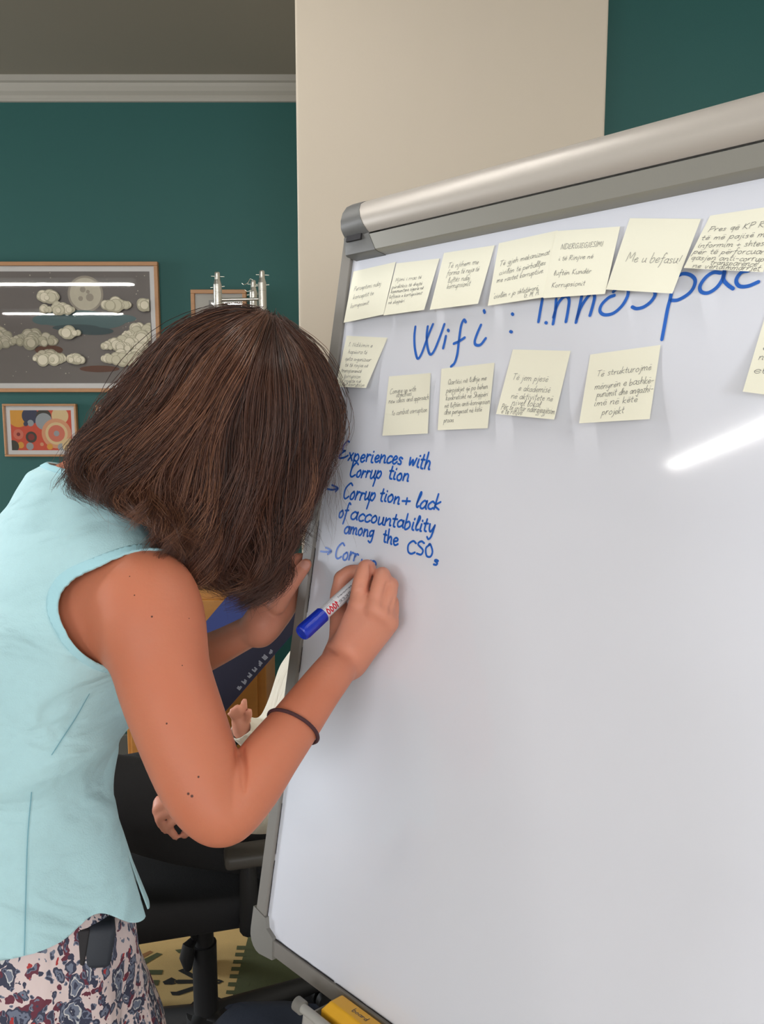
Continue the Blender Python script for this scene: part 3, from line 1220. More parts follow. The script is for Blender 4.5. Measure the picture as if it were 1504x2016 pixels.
board_word('written_line', 'Corrup', 673, 981, 738, 986, 15, .3, seed=5)
board_word('written_line', 'tion', 746, 986, 787, 992, 14, .25, seed=6)
board_word('written_line', '+', 791, 993, 810, 994, 12, .1, seed=7)
board_word('written_line', 'lack', 817, 998, 866, 1004, 14.5, .3, seed=8)
board_word('written_line', 'of', 666, 1018, 684, 1021, 14, .25, seed=9)
board_word('written_line', 'accountability', 689, 1022, 856, 1050, 14, .25, seed=10)
board_word('written_line', 'among', 677, 1049, 736, 1058, 13, .2, seed=11)
board_word('written_line', 'the', 753, 1067, 784, 1075, 14, .15, seed=12)
board_word('written_line', 'CSO', 800, 1088, 854, 1098, 12.5, .1, seed=13)
board_word('written_line', 's', 852, 1112, 864, 1114, 11, .15, seed=14)
board_word('written_line', 'Corr', 657, 1099, 704, 1105, 14.5, .25, seed=15)
board_word('written_line', 'up', 708, 1113, 742, 1119, 12, .25, seed=16)

# ------------------------------------------------------------------ sticky notes
M_note = mat('pale_yellow_paper', rgb(244, 241, 220), 0.75, bump=0.04, bscale=200)
M_pen = mat('black_pen_ink', rgb(98, 96, 96), 0.6)


def sticky(label, q, lift, lines, xh, slope=0.0, curl=0.0, group='yellow sticky notes on the board', top=.0012):
    """q: the four corners on the photograph of the note lying on the board, TL TR BR BL"""
    q = np.array(q, dtype=float)
    xh = xh * .86
    G = 12

    def at(u, v, e=0.0):
        p = (q[0] * (1 - u) + q[1] * u) * (1 - v) + (q[3] * (1 - u) + q[2] * u) * v
        off = top + lift * v ** 1.9 * (1 - .25 * math.sin(math.pi * u)) + curl * (u ** 4) * (1 - v) ** 2
        return B(p[0], p[1], off + e)
    c = at(.5, .5)
    t = empty('sticky_note', c, label, 'sticky note', group)
    vs = [at(i / G, j / G) for j in range(G + 1) for i in range(G + 1)]
    fs = [(j * (G + 1) + i, (j + 1) * (G + 1) + i, (j + 1) * (G + 1) + i + 1, j * (G + 1) + i + 1) for j in range(G) for i in range(G)]
    new_obj('paper', vs, fs, M_note, t)
    b = MB()
    for k, (txt, u0, v0, wd) in enumerate(lines):
        st, W = text_strokes(txt, .05, k, 3)
        sx = wd / W
        for s in st:
            pts = []
            for a, y in s:
                u = u0 + sx * a + .12 * xh * y
                v = v0 + slope * (u - u0) - xh * y
                pts.append(at(min(max(u, .01), .99), min(max(v, .01), .99), .0004))
            b.ribbon(pts, _n, .00042)
    b.build('handwriting', M_pen, t)
    return t


sticky('leftmost yellow note in the top row, with three faint lines', ((695.6, 534.6), (779, 515.6), (755, 619), (676.6, 635.5)), .010,
       [('Perceptimi ndaj', .10, .40, .66), ('konceptit te', .12, .56, .5), ('korrupsionit', .1, .73, .45)], .05)
sticky('second yellow note of the top row, reading "Njimi i rrac"', ((780.4, 518.5), (865, 508.8), (835, 610), (755, 621)), .012,
       [('Njimi i rrac të', .08, .36, .62), ('përditësis të drejtë', .04, .49, .72), ('kommunitare sigurie në', .04, .58, .78), ('luftimin e korrupsionit', .03, .68, .80), ('në shqipëri', .04, .79, .4)], .042)
sticky('third yellow note of the top row, reading "Të njihem me"', ((874, 498), (974, 482.8), (941, 598), (846, 610)), .014,
       [('Të njihem me', .15, .29, .62), ('forma të reja të', .17, .42, .65), ('luftës ndaj', .23, .55, .45), ('korrupsionit', .24, .66, .48)], .055)
sticky('wide yellow note in the top row, signed G.M.A. at its corner', ((982, 479), (1098, 453.6), (1072, 585), (960, 602)), .013,
       [('Të gjeh mekanizmat', .08, .38, .86), ('civilën të përballjes', .1, .53, .8), ('me rastet korruptive.', .08, .65, .82), ('"civilën = jo shtetërorë'.replace('"', "'"), .07, .9, .78), ('G. M. A.', .62, .96, .28)], .048, -.04)
sticky('yellow note of the top row with a first line in capitals', ((1094, 455), (1221, 445.8), (1191, 578.6), (1069, 587)), .013,
       [('NDERGJEGJESIMI', .13, .28, .66), ('i të Rinjve në', .13, .45, .55), ('luftën Kundër', .10, .67, .6), ('Korrupsionit', .10, .85, .54)], .045, .0, top=.0022)
sticky('yellow note of the top row reading only "Me u befasu!"', ((1240, 429.5), (1380, 431), (1323.6, 578), (1193, 569.8)), .016,
       [('Me u befasu!', .14, .60, .80)], .075)
sticky('rightmost yellow note of the top row, crowded with writing', ((1398, 424.5), (1545, 402), (1502, 536), (1346, 527.5)), .016,
       [('Pres që KP RL', .08, .32, .8), ('të më pajisë me', .04, .47, .9), ('informim + shtesë', .04, .61, .92), ('për të përforcuar', .02, .73, .92), ('qasjen anti-corrup', .03, .84, .94), ('transparencë', .3, .92, .6), ('ne vendimmarrjet', .1, .985, .86)], .055)
sticky('yellow note at the board edge with a numbered list, by the hair', ((682.4, 661), (763, 664.8), (720.5, 763.7), (660.5, 761)), .012,
       [('1. Ndikimin e', .1, .2, .62), ('hapësira të', .14, .34, .5), ('qeta organizuar', .1, .48, .72), ('të të rinjve në', .14, .6, .66), ('transparencë', .07, .71, .6), ('korrupsion', .2, .82, .5), ('2. Projekte një', .06, .91, .7), ('luftet-korrupsion', .1, .98, .82)], .045)
sticky('yellow note in English about combating corruption, lower row', ((765.8, 741), (847.7, 734.4), (842, 853.5), (752.6, 858)), .006,
       [('Coming up with', .06, .30, .62), ('objectives', .22, .36, .36), ('new ideas and approach', .06, .46, .93), ('to combat corruption', .16, .66, .8)], .05, -.03, .004)
sticky('yellow note with a tidy six-line paragraph, lower row', ((869, 726), (973.5, 714), (960, 843), (861.5, 847)), .006,
       [('Qartësi në lidhje me', .14, .27, .74), ('përpjekjet që po bëhen', .12, .40, .8), ('konkretisht në Shqipëri', .12, .52, .82), ('në luftën anti-korrupsion', .11, .64, .88), ('dhe pengesat në këtë', .11, .75, .74), ('proces', .11, .88, .2)], .046, -.02, .004)
sticky('yellow note in the lower row starting "Të jem pjesë"', ((1009.5, 688), (1123.5, 690.8), (1091, 826), (976.5, 815)), .013,
       [('Të jem pjesë', .12, .46, .62), ('e akademisë', .27, .62, .55), ('në aktivitete në', .18, .74, .72), ('nivel lokal', .22, .84, .5), ('Për të sritur ndërgjegjësim', .06, .92, .92), ('e të rinjve', .08, .98, .36)], .055)
sticky('yellow note in the lower row starting "Të strukturojmë"', ((1162, 698), (1300.6, 679), (1279, 825), (1140, 833.4)), .012,
       [('Të strukturojmë', .14, .34, .78), ('mënyrën e bashkë-', .14, .52, .84), ('punimit dhe angazhi-', .19, .64, .8), ('imë në këtë', .17, .76, .62), ('projekt', .3, .9, .32)], .055, -.02)
sticky('yellow note cut off at the right edge of the view', ((1509, 612), (1645, 600), (1620, 792), (1462, 771)), .02,
       [('e hapur', .1, .48, .5), ('në zgjidhje', .08, .6, .6), ('elegji', .06, .76, .5)], .05)

# ------------------------------------------------------------------ board eraser on the tray
M_yel = mat('yellow_plastic', rgb(238, 178, 40), 0.4, var=.05, vscale=40)
M_felt = mat('brown_felt', rgb(66, 46, 46), 0.95, bump=.4, bscale=500)
ers = empty('board_eraser', BP(.24, -.02, .02), 'yellow board eraser with a dark felt base lying in the pen tray', 'eraser')
b = MB()
sec = [(.004, -.004), (.036, -.004), (.038, .010), (.031, .021), (.010, .021), (.004, .013)]
n = len(sec)
A = [BP(.178 if i in (0, 1, 2, 5) else .186, v, q) for i, (q, v) in enumerate(sec)]
Z = [BP(.305, v, q) for q, v in sec]
b.add(A + Z, [list(range(n)), list(range(n, 2 * n))[::-1]] + [[i, n + i, n + (i + 1) % n, (i + 1) % n] for i in range(n)])
o = b.build('grip', M_yel, ers)
mbv = o.modifiers.new('soft edges', 'BEVEL')
mbv.width = .002
mbv.segments = 3
b = MB()
b.box((.179, -.0235, .005), (.304, -.0042, .037), 0, BP, bev=.002)
b.build('felt_pad', M_felt, ers)
b = MB()
for (txt, s0, n0, k, w) in (('board', .215, .013, .0042, .0009), ('eraser', .252, .013, .0042, .0009)):
    st, W = text_strokes(txt, .03, 3)
    for s in st:
        b.ribbon([BP(s0 + a * k * 1.1, .0213, n0 + .010 - (c + .2) * k * .8) for a, c in s], _u, w)
b.build('printed_text', M_pen, ers)

# ------------------------------------------------------------------ blue board marker in her hand
M_bwhite = mat('white_barrel', rgb(232, 232, 236), 0.3)
M_bcap = mat('blue_cap_plastic', rgb(24, 52, 178), 0.3)
M_red = mat('red_print', rgb(200, 24, 50), 0.5)
M_greyp = mat('grey_print', rgb(120, 122, 128), 0.5)
MT = B(733, 1121, 0.0)
lo_, hi_ = 0.0, .13
for _ in range(40):
    mid = (lo_ + hi_) / 2
    if np.linalg.norm(B(593, 1248, mid) - MT) < .138:
        lo_ = mid
    else:
        hi_ = mid
ME = B(593, 1248, lo_)
md = (ME - MT) / np.linalg.norm(ME - MT)
me1 = np.cross(md, CAM - MT)
me1 /= np.linalg.norm(me1)
me2 = np.cross(me1, md)          # towards the viewer
if me2 @ (CAM - MT) < 0:
    me2 = -me2


def mk(a):
    return MT + md * a


marker = empty('board_marker', MT, 'white board marker with a blue cap on its end, held in the woman\'s right hand', 'marker')
RB = .0083
b = MB()
b.tube([mk(.019), mk(.0195), mk(.03), mk(.106)], [RB * .86, RB * .96, RB, RB], 28)
b.build('barrel', M_bwhite, marker, True)
b = MB()
b.tube([mk(.007), mk(.012), mk(.0125), mk(.0188)], [RB * .38, RB * .5, RB * .62, RB * .72], 20)
b.build('nozzle', M_bcap, marker, True)
b = MB()
b.tube([mk(.0009), mk(.002), mk(.0072)], [RB * .12, RB * .24, RB * .26], 12)
b.build('nib', M_gunk, marker, True)
b = MB()
seg = 36
prof = [(.0985, RB * 1.05), (.0992, RB * 1.16), (.132, RB * 1.2), (.1365, RB * 1.17), (.138, RB * 1.02), (.138, RB * .8), (.1372, RB * .78), (.1372, RB * .0)]
for a, r in prof:
    for k in range(seg):
        q = 2 * math.pi * k / seg
        rr = r * (1 + (.03 * (1 if math.cos(6 * q) > 0.2 else 0) if .0985 < a < .1365 and r > RB else 0))
        b.v.append(tuple(mk(a) + rr * (math.cos(q) * me1 + math.sin(q) * me2)))
for i in range(len(prof) - 1):
    for k in range(seg):
        k2 = (k + 1) % seg
        b.f.append([i * seg + k, i * seg + k2, (i + 1) * seg + k2, (i + 1) * seg + k])
        b.mi.append(0)
b.build('cap', M_bcap, marker, False)


def barrel_text(b, txt, a0, a1, phi0, h, w, mi, seed=0):
    st, W = text_strokes(txt, .01, seed)
    for s in st:
        pts, nn = [], []
        for x, y in s:
            a = a0 + (a1 - a0) * x / W
            ph = phi0 - y * h / RB
            nv = math.cos(ph) * me1 + math.sin(ph) * me2
            pts.append(mk(a) + nv * (RB + .00025))
            nn.append(nv)
        b.ribbon(pts, nn, w, mi)


b = MB()
barrel_text(b, '1000', .077, .0975, math.radians(132), .0038, .0016, 0)
barrel_text(b, 'MARKER', .038, .075, math.radians(122), .0017, .0006, 1)
barrel_text(b, 'IIIIIIIIII', .078, .0975, math.radians(72), .0022, .0006, 1)
barrel_text(b, 'permanent', .045, .072, math.radians(75), .0012, .0005, 1)
b.build('printed_lettering', [M_red, M_greyp], marker)

# ------------------------------------------------------------------ the writing woman
WB = np.array([-.45, .90, 0.0])
woman = empty('person', WB, 'woman in a sleeveless pale blue blouse and paisley skirt writing on the board', 'person')
FW, RT = np.array([.66, .751, 0]), np.array([.751, -.66, 0])
UPZ = np.array([0, 0, 1.0])

TORSO = np.array([
    # z, cx, cy, half width, half depth
    [.66, -.455, .895, .14, .095], [.72, -.455, .895, .16, .11], [.80, -.455, .893, .176, .124], [.88, -.457, .893, .172, .12],
    [.96, -.458, .895, .152, .106], [1.04, -.458, .90, .134, .097], [1.12, -.452, .91, .134, .099], [1.20, -.440, .925, .143, .106],
    [1.27, -.425, .945, .148, .106], [1.32, -.412, .962, .140, .092], [1.36, -.400, .970, .115, .076], [1.40, -.390, .970, .070, .060], [1.43, -.385, .97, .045, .045]])


def torso(F, grow=0.0, k=.02, z0=.66, z1=1.43, flare=0.0, table=TORSO, folds=None, fw=FW, rt=RT):
    T = table

    def fn(X, Y, Z):
        z = Z.ravel()
        c = [np.interp(z, T[:, 0], T[:, q]).astype(np.float32)[None, None, :] for q in range(1, 5)]
        fl = np.clip((1.02 - Z) / .12, 0, 1.3) * flare if flare else 0
        a, bb = c[2] + grow + fl, c[3] + grow + fl
        dx, dy = X - c[0], Y - c[1]
        r = (dx * rt[0] + dy * rt[1])
        f = (dx * fw[0] + dy * fw[1])
        d = (np.sqrt((r / a) ** 2 + (f / bb) ** 2) - 1) * np.minimum(a, bb)
        if folds is not None:
            d = d + folds(np.arctan2(f, r), Z, r, f)
        return np.maximum(d, np.maximum(Z - z1, z0 - Z))
    cx, cy = T[:, 1].mean(), T[:, 2].mean()
    F.apply(fn, (cx - .27, cy - .27, z0), (cx + .27, cy + .27, z1), k)


SRj = U(275, 1165, .86)
SLj = SRj + .345 * np.array([-.75, .66, 0]) + np.array([0, 0, .0])
NB = np.array([-.388, .968, 1.385])
HC = U(492, 795, 1.02)                      # middle of the skull
FD = np.array([.62, .25, -.74])
FD /= np.linalg.norm(FD)
HU = UPZ - (UPZ @ FD) * FD
HU /= np.linalg.norm(HU)
HL = np.cross(FD, HU)                       # sideways axis of the head
SKB = HC - FD * .035 - HU * .065

ARM_R = [(272, 1172, .872, 66), (304, 1238, .845, 96), (322, 1330, .82, 95), (356, 1430, .795, 93), (392, 1525, .775, 88), (418, 1578, .765, 78), (446, 1594, .765, 70),
         (492, 1545, .78, 66), (535, 1485, .80, 60), (577, 1430, .828, 53), (622, 1368, .862, 46), (655, 1325, .89, 42)]
ARM_L = [SLj, SLj + [.05, .03, -.08], U(250, 1345, 1.20), U(300, 1330, 1.20), U(360, 1304, 1.16), U(420, 1279, 1.12), U(470, 1254, 1.085), U(513, 1231, 1.06)]
ARM_LR = [.045, .046, .038, .036, .033, .027, .0235, .022]

xs = np.concatenate([np.arange(-.80, -.2, .0037), np.arange(-.2, .055, .0019)])
ys = np.arange(.67, 1.30, .0026)
zs = np.concatenate([np.arange(-.012, .80, .010), np.arange(.80, 1.06, .006), np.arange(1.06, 1.335, .0022), np.arange(1.335, 1.68, .0035)])
Fd = Field(xs, ys, zs)
torso(Fd, -.007, k=.01)
# bust, shoulders, neck
for sg in (-1, 1):
    Fd.ellipsoid(np.array([-.43, .935, 1.215]) + FW * .085 + RT * sg * .065, (RT, FW, UPZ), (.062, .055, .06), k=.04)
Fd.chain([SRj + [-.01, 0, -.004], SRj * .5 + NB * .5 + [0, 0, .003], NB], [.040, .040, .05], k=.03)
Fd.chain([SLj, SLj * .5 + NB * .5 + [0, 0, .005], NB], [.045, .042, .05], k=.03)
Fd.chain([NB - [0, 0, .02], NB * .5 + SKB * .5 + [-.005, 0, .008], SKB], [.055, .051, .052], k=.03)
# head with a face
Fd.ellipsoid(HC - FD * .01 + HU * .012, (FD, HL, HU), (.095, .074, .085), k=.01)
Fd.chain([HC + FD * .03 - HU * .03, HC + FD * .062 - HU * .085], [.062, .030], k=.03, flat=(HL, .96))
Fd.chain([HC + HL * .045 + FD * .01 - HU * .06, HC + FD * .066 - HU * .098, HC - HL * .045 + FD * .01 - HU * .06], [.02, .018, .02], k=.025)
Fd.chain([HC + FD * .085 + HU * .012, HC + FD * .100 - HU * .012, HC + FD * .112 - HU * .034], [.007, .009, .0115], k=.012)
for sg in (-1, 1):
    Fd.ellipsoid(HC + FD * .094 + HL * sg * .032 + HU * .002, (FD, HL, HU), (.012, .016, .010), k=.008, sub=True)
    Fd.ellipsoid(HC + FD * .079 + HL * sg * .032 + HU * .001, (FD, HL, HU), (.013, .014, .0115), k=.004)
    Fd.chain([HC + FD * .092 + HL * sg * .016 + HU * .017, HC + FD * .088 + HL * sg * .045 + HU * .018], [.007, .006], k=.01)
    Fd.ellipsoid(HC + FD * .106 + HL * sg * .010 - HU * .036, (FD, HL, HU), (.008, .008, .007), k=.008)
    Fd.ellipsoid(HC + HL * sg * .077 - FD * .005 - HU * .012, (FD, HL, HU), (.019, .006, .031), k=.006)
    Fd.ellipsoid(HC + HL * sg * .083 - FD * .001 - HU * .008, (FD, HL, HU), (.009, .005, .017), k=.006, sub=True)
    Fd.ellipsoid(HC + HL * sg * .042 + FD * .066 - HU * .03, (FD, HL, HU), (.02, .018, .018), k=.02)
Fd.chain([HC + FD * .094 + HL * .022 - HU * .062, HC + FD * .104 - HU * .058, HC + FD * .094 - HL * .022 - HU * .062], [.003, .0055, .003], k=.006)
Fd.chain([HC + FD * .093 + HL * .020 - HU * .067, HC + FD * .102 - HU * .071, HC + FD * .093 - HL * .020 - HU * .067], [.003, .006, .003], k=.006)
# right arm
Pr = [U(x, y, d) for x, y, d, r in ARM_R] + [B(676, 1299, .045)]
Rr = [r * d / 1500 for x, y, d, r in ARM_R] + [.0235]
Fd.chain(Pr, Rr, k=.012, smooth=5)
# fold where the forearm meets the upper arm
cr_ = [Fd.hit(x, y) for x, y in ((471, 1478), (476, 1502), (479, 1528), (480, 1556))]
Fd.chain(cr_, [.0055, .0050, .0036, .0012], k=.004, sub=True)
# back of the shoulder running into the back
Fd.chain([SRj + [.012, -.004, 0], U(212, 1215, .880), U(188, 1245, .893)], [.046, .040, .030], k=.04)
Fd.chain([U(288, 1235, .842), U(240, 1255, .866)], [.045, .034], k=.03)
# left arm
Fd.chain(ARM_L, ARM_LR, k=.012, smooth=5)

# right hand: knuckles, fingers and thumb around the marker


def hb(x, y, o):
    return B(x, y, o)


WR = [(668, 1290, .050), (677, 1294, .048), (686, 1300, .043), (694, 1306, .036)]
KN = [(705, 1192, .055), (735, 1200, .049), (754, 1212, .040), (766, 1228, .028)]
for i, (w, kq) in enumerate(zip(WR, KN)):
    mid = [(w[q] + kq[q]) / 2 for q in range(3)]
    mid[2] += .001
    Fd.chain([hb(*w), hb(*mid), hb(*kq)], [.0145, .0135, (.0118, .0116, .0110, .0108)[i]], k=.016)
Fd.chain([hb(690, 1292, .032), hb(722, 1258, .024), hb(752, 1232, .020)], [.016, .015, .0125], k=.016)     # heel of the hand
Fd.chain([hb(674, 1285, .038), hb(672, 1245, .034), hb(670, 1205, .029)], [.017, .0155, .0125], k=.014)      # ball of the thumb
Fd.chain([hb(672, 1215, .031), hb(665, 1178, .0255), hb(673, 1139, .0225)], [.0125, .0108, .0102], k=.006)
Fd.chain([hb(673, 1139, .0225), hb(688, 1127, .019), hb(708, 1122, .0155)], [.0102, .0096, .0072], k=.003)
FING = [
    [(705, 1192, .055), (711, 1152, .052), (718, 1123, .043), (722, 1117, .034), (727, 1119, .022), (730, 1125, .013)],
    [(735, 1200, .049), (745, 1165, .045), (752, 1139, .037), (752, 1132, .029), (745, 1138, .018), (734, 1148, .011)],
    [(754, 1212, .040), (763, 1180, .036), (768, 1156, .029), (769, 1151, .022), (763, 1156, .014), (750, 1168, .010)],
    [(766, 1228, .028), (771, 1205, .024), (772, 1187, .019), (769, 1182, .0145), (762, 1186, .0105), (754, 1194, .0085)]]
FRAD = [[.0118, .0114, .0108, .0102, .0090, .0074], [.0116, .0114, .0108, .0102, .0090, .0076], [.011, .0105, .0100, .0096, .0086, .0074], [.0108, .0092, .0086, .0082, .0076, .0068]]
for P, R in zip(FING, FRAD):
    Fd.chain([hb(*p) for p in P], R, k=.0035, smooth=4)
for (p, r) in (((706, 1190, .060), .0085), ((737, 1198, .0545), .008), ((757, 1211, .0455), .0075), ((768, 1226, .034), .0072)):
    Fd.ellipsoid(hb(*p), (RT, FW, UPZ), (r, r, r), k=.008)
# creases at the wrist
for pth, rr in ((((644, 1272), (652, 1279), (663, 1288)), .0024), (((709, 1150), (715, 1148), (722, 1147)), .0012), (((703, 1163), (710, 1165)), .001)):
    cc = [Fd.hit(x, y) for x, y in pth]
    Fd.chain(cc, [rr * (.5 if q in (0, len(cc) - 1) else 1) for q in range(len(cc))], k=.003, sub=True)
# groove between first and second finger
cc = [Fd.hit(x, y) for x, y in ((731, 1118), (729, 1135), (727, 1152), (726, 1166))]
Fd.chain([c + (c - CAM) * .003 for c in cc], [.0036, .0032, .0024, .001], k=.004, sub=True)
cc = [Fd.hit(x, y) for x, y in ((763, 1150), (757, 1172), (752, 1195))]
Fd.chain(cc, [.0030, .0026, .0010], k=.003, sub=True)
cc = [Fd.hit(x, y) for x, y in ((775, 1180), (769, 1197), (765, 1212))]
Fd.chain(cc, [.0022, .0020, .0008], k=.003, sub=True)

# left hand gripping the board's edge
LW = U(513, 1231, 1.06)
LK = [BP(-.020, .538, -.006), BP(-.022, .517, -.011), BP(-.026, .497, -.014), BP(-.032, .478, -.014)]
for i, q in enumerate(LK):
    st = LW + UPZ * (.012 - .008 * i)
    Fd.chain([st, (st + q) / 2 + _n * -.004, q], [.017, .015, .0108], k=.016)
Fd.chain([LW + [.01, 0, .004], BP(-.055, .525, .014), BP(-.034, .527, .012)], [.018, .0165, .0115], k=.012)
for i, v in enumerate((.541, .519, .498, .478)):
    L_ = (.0, .004, .0, -.012)[i]
    r = (.0094, .0096, .0092, .0082)[i]
    Fd.chain([LK[i], BP(-.006, v + .003, -.034), BP(.006, v + .004, -.0365), BP(.028 + L_, v + .004, -.0335), BP(.046 + L_, v + .002, -.0312)], [r * 1.12, r * 1.05, r, r * .95, r * .8], k=.003)
Fd.chain([U(546, 1192, 1.048), U(566, 1161, 1.044), U(584, 1136, 1.046), U(600, 1114, 1.054), U(603, 1110, 1.056)], [.0130, .0112, .0100, .0090, .0074], k=.005)
Fd.chain([U(566, 1150, 1.085), U(582, 1122, 1.088), U(594, 1103, 1.094)], [.0105, .0098, .0085], k=.004)
# palm hollow and creases
Fd.ellipsoid(BP(-.034, .503, .022), (_h, _u, _n), (.016, .024, .012), k=.012, sub=True)
Fd.chain([BP(-.018, .522, .006), BP(-.032, .507, .012), BP(-.045, .485, .012)], [.0014, .0018, .001], k=.004, sub=True)
# legs, feet
for sg in (-1, 1):
    hp = np.array([-.455, .895, .74]) + RT * sg * .085
    kn = np.array([-.44, .905, .47]) + RT * sg * .075 + FW * .02
    an = np.array([-.455, .89, .075]) + RT * sg * .07
    Fd.chain([hp, hp * .5 + kn * .5, kn, kn * .6 + an * .4 - FW * .02, an], [.066, .062, .050, .050, .034], k=.02)
    Fd.chain([an - FW * .03 - UPZ * .04, an + FW * .07 - UPZ * .042, an + FW * .16 - UPZ * .057], [.032, .031, .018], k=.02, flat=(UPZ, 1.05))
    for t in range(5):
        o = (t - 2) * .014 * sg
        Fd.chain([an + FW * .14 + RT * o - UPZ * .058, an + FW * (.185 - .006 * t) + RT * o * 1.1 - UPZ * .062], [.012, .0085 + (.003 if t == 0 else 0)], k=.006)

V, Fc = Fd.mesh()
V = smooth_mesh(V, Fc, 2, .4)
del Fd


def skin_mat(name, col, moles=(), hands=()):
    m = mat(name, col, 0.5, spec=0.35, sss=0.18, bump=.10, bscale=260)
    nt = m.node_tree
    b = nt.nodes['Principled BSDF']
    tc = nt.nodes.new('ShaderNodeTexCoord')
    n = nt.nodes.new('ShaderNodeTexNoise')
    n.inputs['Scale'].default_value = 14
    n.inputs['Detail'].default_value = 6
    nt.links.new(tc.outputs['Object'], n.inputs['Vector'])
    mx = nt.nodes.new('ShaderNodeMix')
    mx.data_type = 'RGBA'
    mx.inputs['A'].default_value = (col[0] * .93, col[1] * .86, col[2] * .84, 1)
    mx.inputs['B'].default_value = (min(1, col[0] * 1.06), col[1] * 1.12, col[2] * 1.14, 1)
    nt.links.new(n.outputs['Fac'], mx.inputs['Factor'])
    last = mx.outputs['Result']
    for p in hands:                 # the hands are less tanned and pinker than the arms
        d = nt.nodes.new('ShaderNodeVectorMath')
        d.operation = 'DISTANCE'
        nt.links.new(tc.outputs['Object'], d.inputs[0])
        d.inputs[1].default_value = tuple(p)
        mr = nt.nodes.new('ShaderNodeMapRange')
        mr.inputs['From Min'].default_value = .05
        mr.inputs['From Max'].default_value = .14
        mr.inputs['To Min'].default_value = .75
        mr.inputs['To Max'].default_value = 0.0
        nt.links.new(d.outputs['Value'], mr.inputs['Value'])
        m2 = nt.nodes.new('ShaderNodeMix')
        m2.data_type = 'RGBA'
        m2.inputs['B'].default_value = rgb(218, 152, 128)
        nt.links.new(mr.outputs[0], m2.inputs['Factor'])
        nt.links.new(last, m2.inputs['A'])
        last = m2.outputs['Result']
    for (p, r) in moles:
        d = nt.nodes.new('ShaderNodeVectorMath')
        d.operation = 'DISTANCE'
        nt.links.new(tc.outputs['Object'], d.inputs[0])
        d.inputs[1].default_value = tuple(p)
        mr = nt.nodes.new('ShaderNodeMapRange')
        mr.inputs['From Min'].default_value = r * .6
        mr.inputs['From Max'].default_value = r * 1.3
        mr.inputs['To Min'].default_value = 1.0
        mr.inputs['To Max'].default_value = 0.0
        nt.links.new(d.outputs['Value'], mr.inputs['Value'])
        m2 = nt.nodes.new('ShaderNodeMix')
        m2.data_type = 'RGBA'
        m2.inputs['B'].default_value = rgb(74, 40, 32)
        nt.links.new(mr.outputs[0], m2.inputs['Factor'])
        nt.links.new(last, m2.inputs['A'])
        last = m2.outputs['Result']
    nt.links.new(last, b.inputs['Base Color'])
    return m


def surf_hit(px, py, near=.5):
    """point of the woman's body seen at a pixel (nearest vertex to that sight line)"""
    r = ray(px, py)
    r = r / np.linalg.norm(r)
    D = V - CAM
    t = D @ r
    e = np.linalg.norm(D - t[:, None] * r, axis=1)
    c = np.where(e < .006)[0]
    return V[c[np.argmin(t[c])]] if len(c) else None


moles = []
for (x, y, r) in ((293, 1205, .0011), (251, 1127, .0007), (381, 1213, .0007), (318, 1421, .001), (382, 1538, .0011), (366, 1573, .0014), (373, 1578, .0015), (257, 1165, .0008), (367, 1302, .0007)):
    p = surf_hit(x, y)
    if p is not None:
        moles.append((p - WB, r))
M_skin = skin_mat('tanned_skin', rgb(202, 124, 94), moles, (B(722, 1170, .03) - WB, U(570, 1165, 1.07) - WB))
M_lipm = mat('lips', rgb(176, 92, 84), .45)
M_nail = mat('finger_nail', rgb(222, 160, 142), .25, coat=.3)
M_brow = mat('brow_hair', rgb(52, 36, 28), .8)
ctr = V[Fc].mean(1)
mi = np.zeros(len(Fc), dtype=np.int32)
rel = ctr - HC
lf, ll, lu = rel @ FD, rel @ HL, rel @ HU
mi[(lf > .088) & (np.abs(ll) < .024) & (lu < -.055) & (lu > -.077)] = 1
mi[(lf > .07) & (np.abs(np.abs(ll) - .032) < .017) & (np.abs(lu - .021) < .0035)] = 2
mi[(lf > .08) & (np.abs(np.abs(ll) - .032) < .013) & (np.abs(lu + .008) < .0018)] = 2
# the thumb nail of the hand on the board's edge
tn = U(600, 1112, 1.0465)
mi[(np.linalg.norm((ctr - tn) * np.array([1, 1, 1]), axis=1) < .0068)] = 3
for tip in [hb(708, 1121, .021)]:
    mi[np.linalg.norm(ctr - tip, axis=1) < .005] = 3
new_obj('body', V, Fc, [M_skin, M_lipm, M_brow, M_nail], woman, True, mi)

# blouse -----------------------------------------------------------
M_blouse = mat('pale_blue_linen', rgb(182, 222, 228), 0.85, bump=.3, bscale=520, var=.04, vscale=120, sheen=.1)
add_wrinkles(M_blouse, 7, .017, (1, 1, 1.9))
M_bind = mat('blue_binding', rgb(172, 220, 230), 0.8, bump=.2, bscale=300)


def ridge(x, s=3.0):
    """rounded cloth ridges with sharper valleys"""
    return np.abs(np.sin(x)) ** (1 / s * 2) - .6


def bl_folds(th, Z, r, f):
    up = np.clip((Z - 1.18) / .06, 0, 1)
    mid = np.clip((Z - 1.0) / .05, 0, 1) * np.clip((1.24 - Z) / .05, 0, 1)
    low = np.clip((1.08 - Z) / .08, 0, 1)
    side = np.clip(r * 9 + .2, 0, 1)
    d = .0075 * ridge(24 * Z + 7 * r - 4 * f + .8 * np.sin(18 * r)) * mid
    d = d + .0045 * ridge(41 * Z - 26 * r + 1.5) * mid * side
    d = d + .0022 * np.sin(30 * Z + 34 * r + 14 * f) * up
    d = d + .0065 * np.sin(6 * th + 8 * Z + .6) * low
    d = d + .0028 * np.sin(58 * Z + 25 * r + 4) * mid
    return d


